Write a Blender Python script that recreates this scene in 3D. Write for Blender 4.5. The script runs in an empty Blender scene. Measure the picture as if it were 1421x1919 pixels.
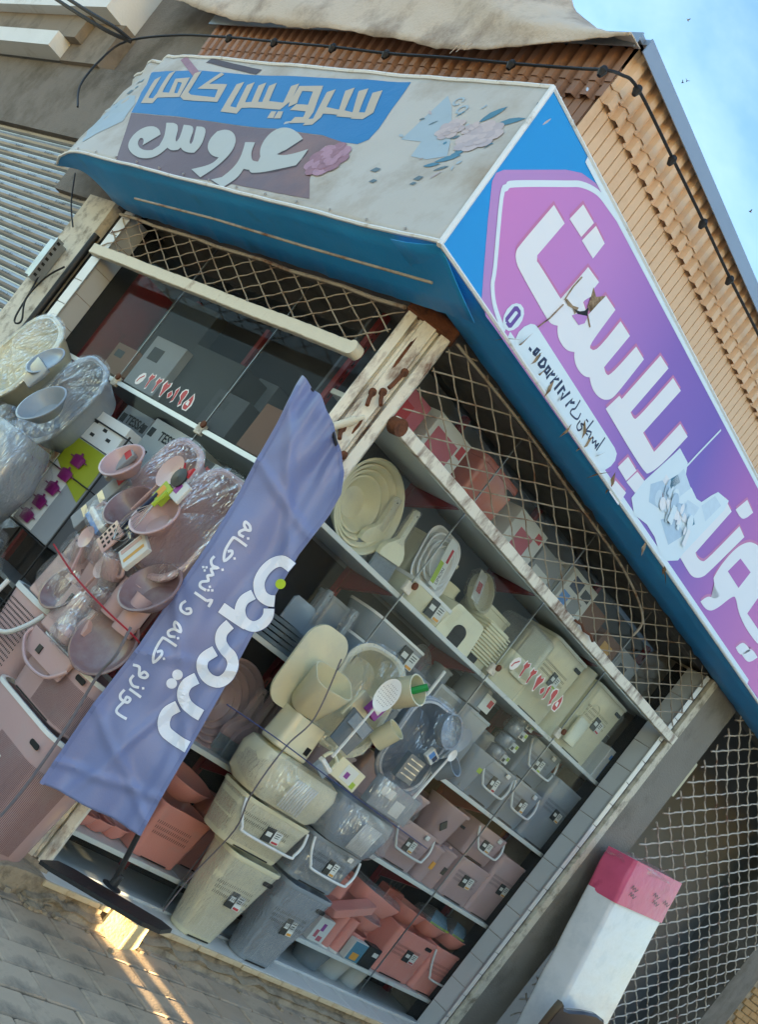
import bpy, bmesh, math, random
from mathutils import Vector, Matrix, noise
random.seed(11)
S = bpy.context.scene
COL = S.collection
rad = math.radians

# ------------------------------------------------------------------ camera, sky, sun, exposure
cd = bpy.data.cameras.new('camera'); cam = bpy.data.objects.new('camera', cd); COL.objects.link(cam)
cd.sensor_fit = 'VERTICAL'; cd.sensor_height = 36.0; cd.sensor_width = 26.66
cd.lens = 36.0 * 2150.0 / 1919.0
cd.shift_x = 195.2 / 1919.0; cd.shift_y = 253.5 / 1919.0      # level phone shot, cropped to its upper right
cd.clip_start = 0.05; cd.clip_end = 2000.0
ya, ro = rad(46.5), rad(37.6)
fw = Vector((math.cos(ya), math.sin(ya), 0)); rt = Vector((math.sin(ya), -math.cos(ya), 0)); upv = Vector((0, 0, 1))
cr = rt * math.cos(ro) + upv * math.sin(ro); cu = upv * math.cos(ro) - rt * math.sin(ro)
mt = Matrix((( cr.x, cu.x, -fw.x, -3.523), (cr.y, cu.y, -fw.y, -4.24), (cr.z, cu.z, -fw.z, 1.68), (0, 0, 0, 1)))
cam.matrix_world = mt
S.camera = cam

SUN_EL, SUN_AZ = 8.0, 0.0           # degrees: height, and turn from -Y (street in front of the long window) towards +X
sdir = Vector((math.sin(rad(SUN_AZ)) * math.cos(rad(SUN_EL)), -math.cos(rad(SUN_AZ)) * math.cos(rad(SUN_EL)), math.sin(rad(SUN_EL))))
W = bpy.data.worlds.new('World'); S.world = W; W.use_nodes = True
nt = W.node_tree; nt.nodes.clear()
sky = nt.nodes.new('ShaderNodeTexSky'); sky.sky_type = 'NISHITA'; sky.sun_disc = False
sky.sun_elevation = rad(SUN_EL); sky.sun_rotation = math.atan2(sdir.x, sdir.y)
sky.air_density = 1.0; sky.dust_density = 0.6; sky.ozone_density = 1.6
tc = nt.nodes.new('ShaderNodeTexCoord')
mp = nt.nodes.new('ShaderNodeMapping'); mp.inputs['Scale'].default_value = (1.0, 1.0, 2.2)
nz = nt.nodes.new('ShaderNodeTexNoise'); nz.inputs['Scale'].default_value = 2.1; nz.inputs['Detail'].default_value = 7; nz.inputs['Roughness'].default_value = 0.55; nz.inputs['Distortion'].default_value = 0.4
rp = nt.nodes.new('ShaderNodeValToRGB'); rp.color_ramp.elements[0].position = 0.44; rp.color_ramp.elements[1].position = 0.86
rp.color_ramp.elements[0].color = (0, 0, 0, 1); rp.color_ramp.elements[1].color = (0.36, 0.36, 0.36, 1)
mx = nt.nodes.new('ShaderNodeMix'); mx.data_type = 'RGBA'
mx.inputs['B'].default_value = (5.2, 6.0, 6.8, 1)          # thin bright cloud
bg = nt.nodes.new('ShaderNodeBackground'); bg.inputs['Strength'].default_value = 0.09
wo = nt.nodes.new('ShaderNodeOutputWorld')
nt.links.new(tc.outputs['Generated'], mp.inputs['Vector']); nt.links.new(mp.outputs[0], nz.inputs['Vector'])
nt.links.new(nz.outputs['Fac'], rp.inputs['Fac']); nt.links.new(rp.outputs['Color'], mx.inputs['Factor'])
hs = nt.nodes.new('ShaderNodeHueSaturation'); hs.inputs['Saturation'].default_value = 1.12; nt.links.new(sky.outputs['Color'], hs.inputs['Color']); nt.links.new(hs.outputs['Color'], mx.inputs['A']); nt.links.new(mx.outputs['Result'], bg.inputs['Color']); nt.links.new(bg.outputs[0], wo.inputs['Surface'])
sl = bpy.data.lights.new('sun', 'SUN'); sl.energy = 5.0; sl.angle = rad(0.5); sl.color = (1.0, 0.76, 0.42)
so = bpy.data.objects.new('sun', sl); COL.objects.link(so); so.rotation_euler = (-sdir).to_track_quat('-Z', 'Y').to_euler(); so.location = (0, 0, 30)
S.view_settings.view_transform = 'Standard'; S.view_settings.look = 'None'; S.view_settings.gamma = 1.0
S.view_settings.use_curve_mapping = False
S.view_settings.exposure = 2.65
try:
    S.cycles.use_denoising = True; S.cycles.denoiser = 'OPENIMAGEDENOISE'
except Exception: pass
S.cycles.max_bounces = 10; S.cycles.transparent_max_bounces = 16; S.cycles.diffuse_bounces = 4
S.cycles.caustics_reflective = False; S.cycles.caustics_refractive = False

# ------------------------------------------------------------------ materials
MATS = {}
def srgb(c):
    if isinstance(c, str):
        c = c.lstrip('#'); c = [int(c[i:i+2], 16) / 255 for i in (0, 2, 4)]
    return tuple((v / 12.92 if v <= .04045 else ((v + .055) / 1.055) ** 2.4) for v in c)
def mat(key, col=None, rough=.5, var=.12, scale=9., bump=.0, bscale=60., metal=0., dirt=None, dscale=3., damt=.5, spec=.4, stretch=None, lin=False):
    """procedural paint / plastic / stone: base colour, slow variation, shaped dirt, fine relief"""
    if key in MATS: return MATS[key]
    m = bpy.data.materials.new(key); m.use_nodes = True; t = m.node_tree; N = t.nodes; Lk = t.links
    b = N['Principled BSDF']; b.inputs['Roughness'].default_value = rough; b.inputs['Metallic'].default_value = metal
    b.inputs['Specular IOR Level'].default_value = spec
    c = col if lin else srgb(col)
    co = N.new('ShaderNodeTexCoord'); mpn = N.new('ShaderNodeMapping'); Lk.new(co.outputs['Object'], mpn.inputs['Vector'])
    if stretch: mpn.inputs['Scale'].default_value = stretch
    n1 = N.new('ShaderNodeTexNoise'); n1.inputs['Scale'].default_value = scale; n1.inputs['Detail'].default_value = 4
    Lk.new(mpn.outputs[0], n1.inputs['Vector'])
    mix = N.new('ShaderNodeMix'); mix.data_type = 'RGBA'
    mix.inputs['A'].default_value = tuple(v * (1 - var) for v in c) + (1,); mix.inputs['B'].default_value = tuple(min(1, v * (1 + var)) for v in c) + (1,)
    Lk.new(n1.outputs['Fac'], mix.inputs['Factor']); out = mix.outputs['Result']
    if dirt is not None:
        n2 = N.new('ShaderNodeTexNoise'); n2.inputs['Scale'].default_value = dscale; n2.inputs['Detail'].default_value = 9; n2.inputs['Roughness'].default_value = .66
        Lk.new(mpn.outputs[0], n2.inputs['Vector'])
        r = N.new('ShaderNodeValToRGB'); r.color_ramp.elements[0].position = 1 - damt - .09; r.color_ramp.elements[1].position = 1 - damt + .09
        r.color_ramp.elements[0].color = (0, 0, 0, 1); r.color_ramp.elements[1].color = (1, 1, 1, 1)
        Lk.new(n2.outputs['Fac'], r.inputs['Fac'])
        m2 = N.new('ShaderNodeMix'); m2.data_type = 'RGBA'; m2.inputs['B'].default_value = srgb(dirt) + (1,)
        Lk.new(out, m2.inputs['A']); Lk.new(r.outputs['Color'], m2.inputs['Factor']); out = m2.outputs['Result']
    Lk.new(out, b.inputs['Base Color'])
    if bump:
        n3 = N.new('ShaderNodeTexNoise'); n3.inputs['Scale'].default_value = bscale; n3.inputs['Detail'].default_value = 5
        Lk.new(mpn.outputs[0], n3.inputs['Vector'])
        bp = N.new('ShaderNodeBump'); bp.inputs['Strength'].default_value = bump; bp.inputs['Distance'].default_value = .01
        Lk.new(n3.outputs['Fac'], bp.inputs['Height']); Lk.new(bp.outputs[0], b.inputs['Normal'])
    MATS[key] = m
    return m
def clear_mat(key, tint=(1, 1, 1), refl=.9, rough=.02, ior=1.45, veil=0.0, veilcol=(.8, .8, .8), bump=0., bscale=20., vscale=8., stretch=None):
    """thin clear sheet (pane, film): passes light straight, reflects by fresnel, with an uneven dusty veil"""
    if key in MATS: return MATS[key]
    m = bpy.data.materials.new(key); m.use_nodes = True; t = m.node_tree; N = t.nodes; Lk = t.links; N.clear()
    o = N.new('ShaderNodeOutputMaterial'); tr = N.new('ShaderNodeBsdfTransparent'); tr.inputs['Color'].default_value = tint + (1,)
    gl = N.new('ShaderNodeBsdfGlossy'); gl.inputs['Roughness'].default_value = rough; gl.inputs['Color'].default_value = (refl, refl, refl, 1)
    lw = N.new('ShaderNodeLayerWeight'); lw.inputs['Blend'].default_value = .5
    pw = N.new('ShaderNodeMath'); pw.operation = 'POWER'; pw.inputs[1].default_value = 4.5; Lk.new(lw.outputs['Facing'], pw.inputs[0])
    fr = N.new('ShaderNodeMapRange'); f0 = ((ior - 1) / (ior + 1)) ** 2; fr.inputs['To Min'].default_value = f0; fr.inputs['To Max'].default_value = .85; Lk.new(pw.outputs[0], fr.inputs['Value'])
    mxs = N.new('ShaderNodeMixShader'); Lk.new(fr.outputs[0], mxs.inputs[0])
    base = tr.outputs[0]
    if veil:
        df = N.new('ShaderNodeBsdfDiffuse'); df.inputs['Color'].default_value = veilcol + (1,)
        co = N.new('ShaderNodeTexCoord'); n2 = N.new('ShaderNodeTexNoise'); n2.inputs['Scale'].default_value = vscale; n2.inputs['Detail'].default_value = 8
        Lk.new(co.outputs['Object'], n2.inputs['Vector'])
        mm = N.new('ShaderNodeMath'); mm.operation = 'MULTIPLY'; mm.inputs[1].default_value = veil * 2; Lk.new(n2.outputs['Fac'], mm.inputs[0])
        ms = N.new('ShaderNodeMixShader'); Lk.new(mm.outputs[0], ms.inputs[0]); Lk.new(tr.outputs[0], ms.inputs[1]); Lk.new(df.outputs[0], ms.inputs[2]); base = ms.outputs[0]
    Lk.new(base, mxs.inputs[1]); Lk.new(gl.outputs[0], mxs.inputs[2]); Lk.new(mxs.outputs[0], o.inputs['Surface'])
    if bump:
        co = N.new('ShaderNodeTexCoord'); n3 = N.new('ShaderNodeTexNoise'); n3.inputs['Scale'].default_value = bscale; n3.inputs['Detail'].default_value = 4; n3.inputs['Distortion'].default_value = 1.2
        mq = N.new('ShaderNodeMapping'); Lk.new(co.outputs['Object'], mq.inputs['Vector']); Lk.new(mq.outputs[0], n3.inputs['Vector'])
        if stretch: mq.inputs['Scale'].default_value = stretch; mq.inputs['Rotation'].default_value = (.3, .5, .2)
        bp = N.new('ShaderNodeBump'); bp.inputs['Strength'].default_value = bump; bp.inputs['Distance'].default_value = .05
        Lk.new(n3.outputs['Fac'], bp.inputs['Height']); Lk.new(bp.outputs[0], gl.inputs['Normal']); Lk.new(bp.outputs[0], lw.inputs['Normal'])
    MATS[key] = m
    return m

# ------------------------------------------------------------------ mesh helpers
class MB:
    def __init__(s): s.v = []; s.f = []; s.sm = []
    def add(s, vs, fs, smooth=False, M=None):
        o = len(s.v)
        s.v += [tuple(M @ Vector(p)) for p in vs] if M is not None else [tuple(p) for p in vs]
        s.f += [tuple(i + o for i in f) for f in fs]; s.sm += [smooth] * len(fs)
        return s
    def box(s, x0, x1, y0, y1, z0, z1, M=None, b=0.0):
        if b <= 0:
            vs = [(x, y, z) for z in (z0, z1) for y in (y0, y1) for x in (x0, x1)]
            fs = [(0, 2, 3, 1), (4, 5, 7, 6), (0, 1, 5, 4), (2, 6, 7, 3), (0, 4, 6, 2), (1, 3, 7, 5)]
            return s.add(vs, fs, False, M)
        rings = []
        for z, i in ((z0, b), (z0 + b, 0), (z1 - b, 0), (z1, b)):
            rings.append([(x0 + b if False else x, y, z) for x, y in ((x0 + i + b, y0 + i), (x1 - i - b, y0 + i), (x1 - i, y0 + i + b), (x1 - i, y1 - i - b), (x1 - i - b, y1 - i), (x0 + i + b, y1 - i), (x0 + i, y1 - i - b), (x0 + i, y0 + i + b))])
        return s.loft(rings, True, True, False, M)
    def loft(s, rings, cap0=True, cap1=True, smooth=True, M=None, closed=True):
        n = len(rings[0]); vs = [p for r in rings for p in r]; fs = []
        for k in range(len(rings) - 1):
            for i in range(n if closed else n - 1):
                j = (i + 1) % n
                fs.append((k * n + i, k * n + j, (k + 1) * n + j, (k + 1) * n + i))
        if smooth:
            s.add(vs, fs, True, M)
            if cap0: s.add(rings[0], [tuple(range(n))[::-1]], False, M)
            if cap1: s.add(rings[-1], [tuple(range(n))], False, M)
        else:
            if cap0: fs.append(tuple(range(n))[::-1])
            if cap1: fs.append(tuple((len(rings) - 1) * n + i for i in range(n)))
            s.add(vs, fs, False, M)
        return s
    def lathe(s, prof, n=24, M=None, smooth=True, sx=1., sy=1.):
        rings = [[(r * sx * math.cos(2 * math.pi * i / n), r * sy * math.sin(2 * math.pi * i / n), z) for i in range(n)] for r, z in prof]
        return s.loft(rings, True, True, smooth, M)
    def rr(s, prof, r=.04, n=4, M=None, cap0=True, cap1=True, smooth=True):
        """loft of rounded rectangles: prof rows (z, width, depth[, cx, cy])"""
        return s.loft([rrect(p[1], p[2], min(r, p[1] * .45, p[2] * .45), p[0], n, *(p[3:5] if len(p) > 3 else (0, 0))) for p in prof], cap0, cap1, smooth, M)
    def tube(s, pts, r, n=8, M=None, cap=True, flat=None):
        P = [Vector(p) for p in pts]; rings = []
        ref = None
        for i, p in enumerate(P):
            d = (P[min(i + 1, len(P) - 1)] - P[max(i - 1, 0)]).normalized()
            if ref is None:
                ref = Vector((0, 0, 1)) if abs(d.z) < .9 else Vector((1, 0, 0))
            a = d.cross(ref).normalized(); bb = a.cross(d).normalized(); ref = bb
            rr_ = r[i] if isinstance(r, (list, tuple)) else r
            fl = flat or 1.0
            rings.append([tuple(p + a * math.cos(2 * math.pi * k / n) * rr_ + bb * math.sin(2 * math.pi * k / n) * rr_ * fl) for k in range(n)])
        return s.loft(rings, cap, cap, True, M)
    def ngon(s, pts, M=None):
        return s.add(pts, [tuple(range(len(pts)))], False, M)
    def build(s, name, m, parent=None, M=None, solid=0.):
        me = bpy.data.meshes.new(name); me.from_pydata(s.v, [], s.f); me.update()
        me.polygons.foreach_set('use_smooth', s.sm)
        if any(s.sm): me.set_sharp_from_angle(angle=rad(38))
        me.materials.append(m if not isinstance(m, str) else MATS[m])
        o = bpy.data.objects.new(name, me); COL.objects.link(o)
        if parent is not None: o.parent = parent
        if M is not None: o.matrix_local = M
        if solid:
            md = o.modifiers.new('s', 'SOLIDIFY'); md.thickness = solid; md.offset = 0
        return o
def rrect(w, d, r, z, n=4, cx=0, cy=0):
    out = []
    for qx, qy, a0 in ((1, 1, 0), (-1, 1, 90), (-1, -1, 180), (1, -1, 270)):
        for k in range(n + 1):
            a = rad(a0 + 90 * k / n)
            out.append((cx + qx * (w / 2 - r) + r * math.cos(a), cy + qy * (d / 2 - r) + r * math.sin(a), z))
    return out
def bez(p0, p1, p2, p3, n=10):
    o = []
    for i in range(n + 1):
        t = i / n; u = 1 - t
        o.append(tuple(u**3 * a + 3 * u * u * t * b + 3 * u * t * t * c + t**3 * d for a, b, c, d in zip(p0, p1, p2, p3)))
    return o
def smooth_path(P, n=5, closed=False):
    out = []; m = len(P)
    for i in range(m if closed else m - 1):
        g = lambda k: Vector(P[k % m]) if closed else Vector(P[max(0, min(m - 1, k))])
        a, b, c, d = g(i - 1), g(i), g(i + 1), g(i + 2)
        for k in range(n):
            t = k / n
            out.append(tuple(.5 * ((2 * b) + (c - a) * t + (2 * a - 5 * b + 4 * c - d) * t * t + (3 * b - a - 3 * c + d) * t**3)))
    if not closed: out.append(tuple(P[-1]))
    return out
def tag(o, label, cat, group=None):
    o['label'] = label; o['category'] = cat
    if group: o['group'] = group
    return o
def thing(name, label, cat, loc=(0, 0, 0), rz=0., group=None, rx=0., ry=0.):
    o = bpy.data.objects.new(name, None); COL.objects.link(o); o.empty_display_size = .05
    o.location = loc; o.rotation_euler = (rx, ry, rz)
    return tag(o, label, cat, group)
def struct(o, kind='structure'):
    o['kind'] = kind; return o
def share(o, name, parent, M):
    c = bpy.data.objects.new(name, o.data); COL.objects.link(c); c.parent = parent; c.matrix_local = M
    return c
TR = lambda x, y, z: Matrix.Translation((x, y, z))
RZ = lambda a: Matrix.Rotation(a, 4, 'Z'); RX = lambda a: Matrix.Rotation(a, 4, 'X'); RY = lambda a: Matrix.Rotation(a, 4, 'Y')
LZ = RZ(-math.pi / 2)          # frame of the left wall: x runs towards the corner, y into the shop (world -Y, +X)

def ribbon(path, w, caps=0.0):
    """flat stroke outline (list of quads) along a 2-D path"""
    P = [Vector((p[0], p[1])) for p in path]; L = []; Rr = []
    for i, p in enumerate(P):
        d0 = (P[i] - P[i - 1]).normalized() if i else None
        d1 = (P[i + 1] - P[i]).normalized() if i < len(P) - 1 else None
        d = ((d0 or d1) + (d1 or d0)); d = d.normalized() if d.length > 1e-6 else (d1 or d0)
        nrm = Vector((-d.y, d.x)); k = 1.0
        if d0 and d1: k = min(1.5, 1 / max(.5, nrm.dot(Vector((-d1.y, d1.x)))))
        ww = (w[i] if isinstance(w, (list, tuple)) else w) / 2 * k
        e = Vector((0, 0))
        if i == 0: e = -d * caps
        if i == len(P) - 1: e = d * caps
        L.append(p + nrm * ww + e); Rr.append(p - nrm * ww + e)
    return [[tuple(L[i]), tuple(L[i + 1]), tuple(Rr[i + 1]), tuple(Rr[i])] for i in range(len(P) - 1)]
def soften(poly, k=2, lim=52):
    """round off the blunt vertices of a traced outline, keep its sharp corners"""
    for _ in range(k):
        out = []; n = len(poly)
        for i in range(n):
            a, b, c = Vector(poly[i - 1]), Vector(poly[i]), Vector(poly[(i + 1) % n])
            u, v = b - a, c - b
            if u.length < 1e-6 or v.length < 1e-6 or abs(math.degrees(u.angle(v))) > lim: out.append(tuple(b))
            else: out += [tuple(b.lerp(a, .27)), tuple(b.lerp(c, .27))]
        poly = out
    return poly
def drape(polys, name, m, parent, fn, off, step=0.0, back=True):
    """2-D polygons laid on a surface fn(u,v,offset)->point; cut into strips where the surface waves"""
    bm = bmesh.new()
    for poly in polys:
        vs = [bm.verts.new((u, v, 0)) for u, v in poly]
        try: bm.faces.new(vs)
        except ValueError: pass
    bmesh.ops.triangulate(bm, faces=bm.faces[:])
    if step:
        for ax in (0, 1):
            lo = min(v.co[ax] for v in bm.verts); hi = max(v.co[ax] for v in bm.verts)
            k = math.ceil(lo / step)
            while k * step < hi:
                co = [0, 0, 0]; co[ax] = k * step; no = [0, 0, 0]; no[ax] = 1
                bmesh.ops.bisect_plane(bm, geom=bm.verts[:] + bm.edges[:] + bm.faces[:], plane_co=co, plane_no=no); k += 1
    for f in bm.faces:
        if f.normal.z < 0: f.normal_flip()
    for v in bm.verts: v.co = fn(v.co.x, v.co.y, off)
    me = bpy.data.meshes.new(name); bm.to_mesh(me); bm.free(); me.materials.append(m)
    o = bpy.data.objects.new(name, me); COL.objects.link(o)
    if parent is not None: o.parent = parent
    return o

# ------------------------------------------------------------------ surfaces
mat('asphalt', '#9a9284', .9, .18, 3., .5, 120., dirt='#857d70', dscale=1.3, damt=.45)
mat('paver', '#bda68c', .88, .16, 5., .5, 90., dirt='#6b6459', dscale=2.4, damt=.42)
mat('paver_b', '#b09a82', .9, .18, 6., .5, 90., dirt='#9a9185', dscale=3.1, damt=.36)
mat('joint', '#8a8172', .95, .2, 30., .6, 150.)
mat('concrete', '#8a857c', .9, .14, 4., .55, 70., dirt='#6e685e', dscale=1.6, damt=.42)
mat('concrete_dark', '#7c766e', .92, .15, 4., .6, 80., dirt='#5f594f', dscale=2.1, damt=.45)
mat('mortar', '#a3937c', .95, .25, 14., 1.0, 60., dirt='#6f6352', dscale=8., damt=.42)
mat('cream_paint', '#ddd6c0', .55, .06, 12., .25, 60., dirt='#8a6a45', dscale=7., damt=.30)
mat('cream_rust', '#e3ddcc', .5, .06, 12., .3, 60., dirt='#6b4630', dscale=7., damt=.43, stretch=(1.3, 1.3, .55))
mat('cream_flake', '#d5cebb', .7, .1, 14., .6, 60., dirt='#8c8270', dscale=9., damt=.42)
mat('rust', '#6b4029', .85, .3, 20., .6, 90., dirt='#3d2619', dscale=12., damt=.4)
mat('tile_white', '#dcdcd8', .25, .04, 8., dirt='#b5b0a5', dscale=6., damt=.28)
mat('tile_grey', '#b9bdbc', .3, .05, 8.)
mat('tile_edge', '#cbb794', .5, .12, 12., .2, dirt='#a07a4d', dscale=9., damt=.36)
mat('marble', '#dcd9d0', .35, .08, 4., dirt='#b7b0a2', dscale=3.2, damt=.42)
mat('black', '#17181a', .6, .2, 20.)
mat('black_plastic', '#1d1f22', .5, .2, 20., .2)
mat('alu', '#b9bcbf', .35, .08, 20., metal=.7)
mat('galv', '#9aa0a5', .32, .12, 5., .1, metal=.75, dirt='#7d8084', dscale=3., damt=.4)
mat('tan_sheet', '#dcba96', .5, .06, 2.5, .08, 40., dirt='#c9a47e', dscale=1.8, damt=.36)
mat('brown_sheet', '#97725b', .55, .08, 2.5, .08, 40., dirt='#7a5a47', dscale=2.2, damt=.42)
mat('zinc_cap', '#8d99a6', .4, .07, 5., metal=.5)
mat('tarp', '#c6bbad', .85, .1, 5., .5, 60., dirt='#8d8177', dscale=2.2, damt=.42)
mat('red_steel', '#7e2026', .45, .12, 8., dirt='#4d1519', dscale=5., damt=.35)
mat('shelf_white', '#d4d8d4', .4, .04, 8., dirt='#b5b4aa', dscale=7., damt=.3)
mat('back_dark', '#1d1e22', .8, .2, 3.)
mat('wall_white', '#b4b4b0', .85, .06, 3.)
mat('board_dim', '#34393c', .7, .1, 3.); mat('panel_blue', '#59616a', .7, .1, 3.); mat('wall_grey', '#75797b', .85, .08, 3.)
mat('brick_tan', '#b08a5b', .9, .16, 14., .6, 90.)
mat('band_white', '#d9dcd9', .7, .06, 3., .2, dirt='#b9b7ae', dscale=2., damt=.36)
mat('band_brown', '#857b6d', .85, .12, 4., .3, dirt='#635a4e', dscale=2.2, damt=.4)
clear_mat('pane', (.97, .98, .978), .16, .012, 1.3, veil=.008, veilcol=(.62, .63, .62), vscale=3.)
clear_mat('film', (.97, .97, .98), 1.0, .06, 1.6, veil=.02, veilcol=(.85, .86, .88), bump=1.0, bscale=19., vscale=30., stretch=(2.6, 2.6, .55))

# ------------------------------------------------------------------ ground: street slab, pavers, kerb of mortar and tile
ground = struct(MB().box(-60, 60, -60, 60, -.5, -.02).build('ground', 'asphalt'))
pave = MB()
pave.box(-3.2, 9.5, -3.3, .25, -.5, -.012)
pave.box(-3.2, 0.0, .25, 8.0, -.5, -.0121)
pavement = struct(pave.build('pavement', 'joint'))
pbs = []
for k in range(4):
    q = MB(); q.box(-.145, .145, -.095, .095, -.03, 0, b=.006); pbs.append(q)
protos = []
for r_ in range(16):
    for c_ in range(17):
        x = -1.75 + c_ * .3 + (.15 if r_ % 2 else 0); y = .1 - r_ * .2
        M = TR(x, y, .001 + random.uniform(-.003, .003)) @ RZ(random.uniform(-.012, .012)) @ RX(random.uniform(-.012, .012))
        if len(protos) < 2:
            protos.append(pbs[len(protos)].build('paver', 'paver' if len(protos) == 0 else 'paver_b', pavement, M))
        else:
            share(protos[random.random() < .4], 'paver', pavement, M)
# window ledge: slab with its front edge tiles, on a broken mortar bed
ledge = thing('window_ledge', 'pale marble window ledge with beige edge tiles on broken mortar', 'ledge', (0, 0, 0))
q = MB(); rings = []
nx = 90
for i in range(nx + 1):
    x = .05 + 4.3 * i / nx
    o1 = -.165 - .03 * noise.noise((x * 5, 1, 0)) - .02 * noise.noise((x * 21, 4, 0)); o2 = -.14 - .02 * noise.noise((x * 9, 2, 5)); h = .045 + .035 * noise.noise((x * 7, 3, 3))
    rings.append([(x, .2, -.02), (x, o1, -.02), (x, o1 + .02, .02 + h * .2), (x, o2 - .02, h), (x, o2 + .045, h + .015), (x, -.09, .095), (x, .2, .095)])
q.loft(rings, True, True, False); q.build('mortar_bed', 'mortar', ledge)
x = .12; k = 0
tile0 = None
while x < 4.2:
    w = .395
    if tile0 is None:
        tile0 = MB().box(0, w - .005, -.006, .012, -.022, .008, b=.003).build('edge_tile', 'tile_edge', ledge, TR(x, -.125, .118))
        slab0 = MB().box(0, w - .004, 0, .30, -.012, .012, b=.002).build('slab', 'marble', ledge, TR(x, -.112, .114))
    else:
        share(tile0, 'edge_tile', ledge, TR(x, -.125 + random.uniform(-.003, .003), .118 + random.uniform(-.003, .002)))
        share(slab0, 'slab', ledge, TR(x, -.112, .114 + random.uniform(-.001, .001)))
    x += .4
rub = MB()
for k in range(46):
    x = random.uniform(.1, 4.1); s_ = random.uniform(.006, .022); y = -.2 - abs(random.gauss(0, .05))
    if k < 22: x = random.uniform(-.25, .25); y = random.uniform(-.22, .02); s_ *= 1.7
    c = Vector((x, y, s_ * .4)); vs = [c + Vector((random.uniform(.6, 1) * s_ * a, random.uniform(.6, 1) * s_ * b, random.uniform(.4, .9) * s_ * cc)) for cc in (-.5, .8) for a, b in ((-1, -1), (1, -1), (1, 1), (-1, 1))]
    rub.add(vs, [(3, 2, 1, 0), (4, 5, 6, 7), (0, 1, 5, 4), (1, 2, 6, 5), (2, 3, 7, 6), (3, 0, 4, 7)])
tag(struct(rub.build('rubble', 'mortar'), 'stuff'), 'crumbs of broken mortar along the foot of the ledge', 'rubble')

# foot of the corner: rough cement step under the pillar and the left window
q = MB(); rings = []
for i in range(41):
    y = -.12 + 3.8 * i / 40
    o1 = -.26 - .08 * noise.noise((y * 3, 7, 0)) - .04 * noise.noise((y * 13, 2, 2)); h = .10 + .05 * noise.noise((y * 4, 1, 8))
    rings.append([(.3, y, -.02), (.3, y, .12), (.02, y, .13), (o1 + .15, y, h + .02), (o1 + .05, y, h * .7), (o1, y, -.02)])
q.loft(rings, True, True, True)
tag(q.build('cement_step', 'mortar'), 'rough crumbling cement step under the left window and pillar', 'step')

# ------------------------------------------------------------------ corner pillar
pil = thing('corner_pillar', 'cream painted steel corner pillar streaked with rust', 'pillar', (.0825, .0825, 0), -math.pi / 4)
# local x runs to the right along the chamfer, -y faces the street corner
prof = [(-.126, .06), (-.126, -.010), (-.120, -.018), (-.074, -.018), (-.070, .02), (-.060, .02), (-.056, -.006), (-.038, -.006), (-.032, -.024), (.040, -.024), (.046, .0), (.058, .0), (.062, .025), (.070, .025), (.074, -.018), (.120, -.018), (.128, -.010), (.128, .06)]
zs = [.1 + 3.33 * i / 40 for i in range(41)]
MB().loft([[(x + .004 * noise.noise((z * 3, x * 40, 0)), y + .004 * noise.noise((z * 5, x * 30, 9)), z) for x, y in prof] for z in zs], True, True, False).build('post', 'cream_rust', pil)
MB().box(-.15, .15, -.05, .08, .02, .15, b=.02).build('foot', 'mortar', pil)
MB().box(-.14, .14, -.03, .09, 3.385, 3.47, b=.008).build('cap', 'rust', pil)
for x, z, h in ((-.015, 3.2, .22), (.022, 2.78, .09), (.0, .32, .2), (.03, .5, .12)):
    vs = [(x + .008 * math.cos(a) * (1 + .5 * noise.noise((a, z, 1))), -.0255, z + h * .5 * math.sin(a) * (1 + .6 * noise.noise((a * 2, z, 4)))) for a in [k * .449 for k in range(14)]]
    MB().ngon(vs).build('rust_patch', 'rust', pil)
for (x, z, l, a) in ((-.02, 2.95, .07, .3), (.045, 3.12, .11, -.1), (.02, 2.98, .06, .6), (.055, 2.62, .10, -.9), (-.03, 2.72, .05, .5)):
    q = MB(); q.tube([(0, 0, 0), (0, -.02, .01)], .02, 8)
    q.tube([(0, -.02, 0), (l * .5 * math.sin(a), -.035, -l * .6), (l * math.sin(a), -.05, -l)], .011, 8); q.build('bracket_stub', 'rust', pil, TR(x, -.018, z))
q = MB(); q.tube([(0, 0, 0), (.115, -.02, .155)], .02, 12); q.tube([(.115, -.02, .155), (.14, -.022, .19)], .011, 8)
q.build('pipe_stub', 'cream_paint', pil, TR(-.115, -.035, 2.64))

# ------------------------------------------------------------------ shop shell and interior
shop = thing('shop_building', 'corner shop building with concrete wall and clad parapet', 'building', (0, 0, 0))
q = MB()
q.box(4.30, 4.78, .0, .6, -.3, 3.6)           # concrete pier right of the window
q.build('wall', 'concrete', shop)
q = MB(); q.box(4.215, 4.30, -.012, .3, .1, 3.45); q.build('flaking_edge', 'cream_flake', shop)
MB().box(4.165, 4.213, .02, .3, .1, 3.42).build('black_gap', 'black', shop)
MB().box(.1, 4.3, .1, .6, 3.46, 4.6).box(.1, .6, .601, 3.4, 3.46, 4.6).build('lintel', 'concrete_dark', shop)
q = MB(); q.box(.25, 4.6, 3.6, 3.7, 0, 4.0); q.box(3.6, 3.7, .7, 3.6, 0, 4.0); q.build('back_wall', 'wall_grey', shop)
MB().box(.21, 4.29, .21, 3.6, 3.7, 3.78).build('ceiling', 'wall_white', shop)
MB().box(.19, 4.3, .16, 3.6, -.3, .1).build('floor', 'tile_grey', shop)
q = MB(); q.box(4.40, 4.47, .161, .75, .1, 3.46); sidew = q.build('side_wall', 'wall_grey', shop)
t0 = None
for r_ in range(15):
    for c_ in range(2):
        M = TR(4.397, .163 + c_ * .27, .105 + r_ * .22)
        if t0 is None: t0 = MB().box(-.004, .004, 0, .265, 0, .216, b=.0015).build('wall_tile', 'tile_grey', sidew, M)
        else: share(t0, 'wall_tile', sidew, M)
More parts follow.
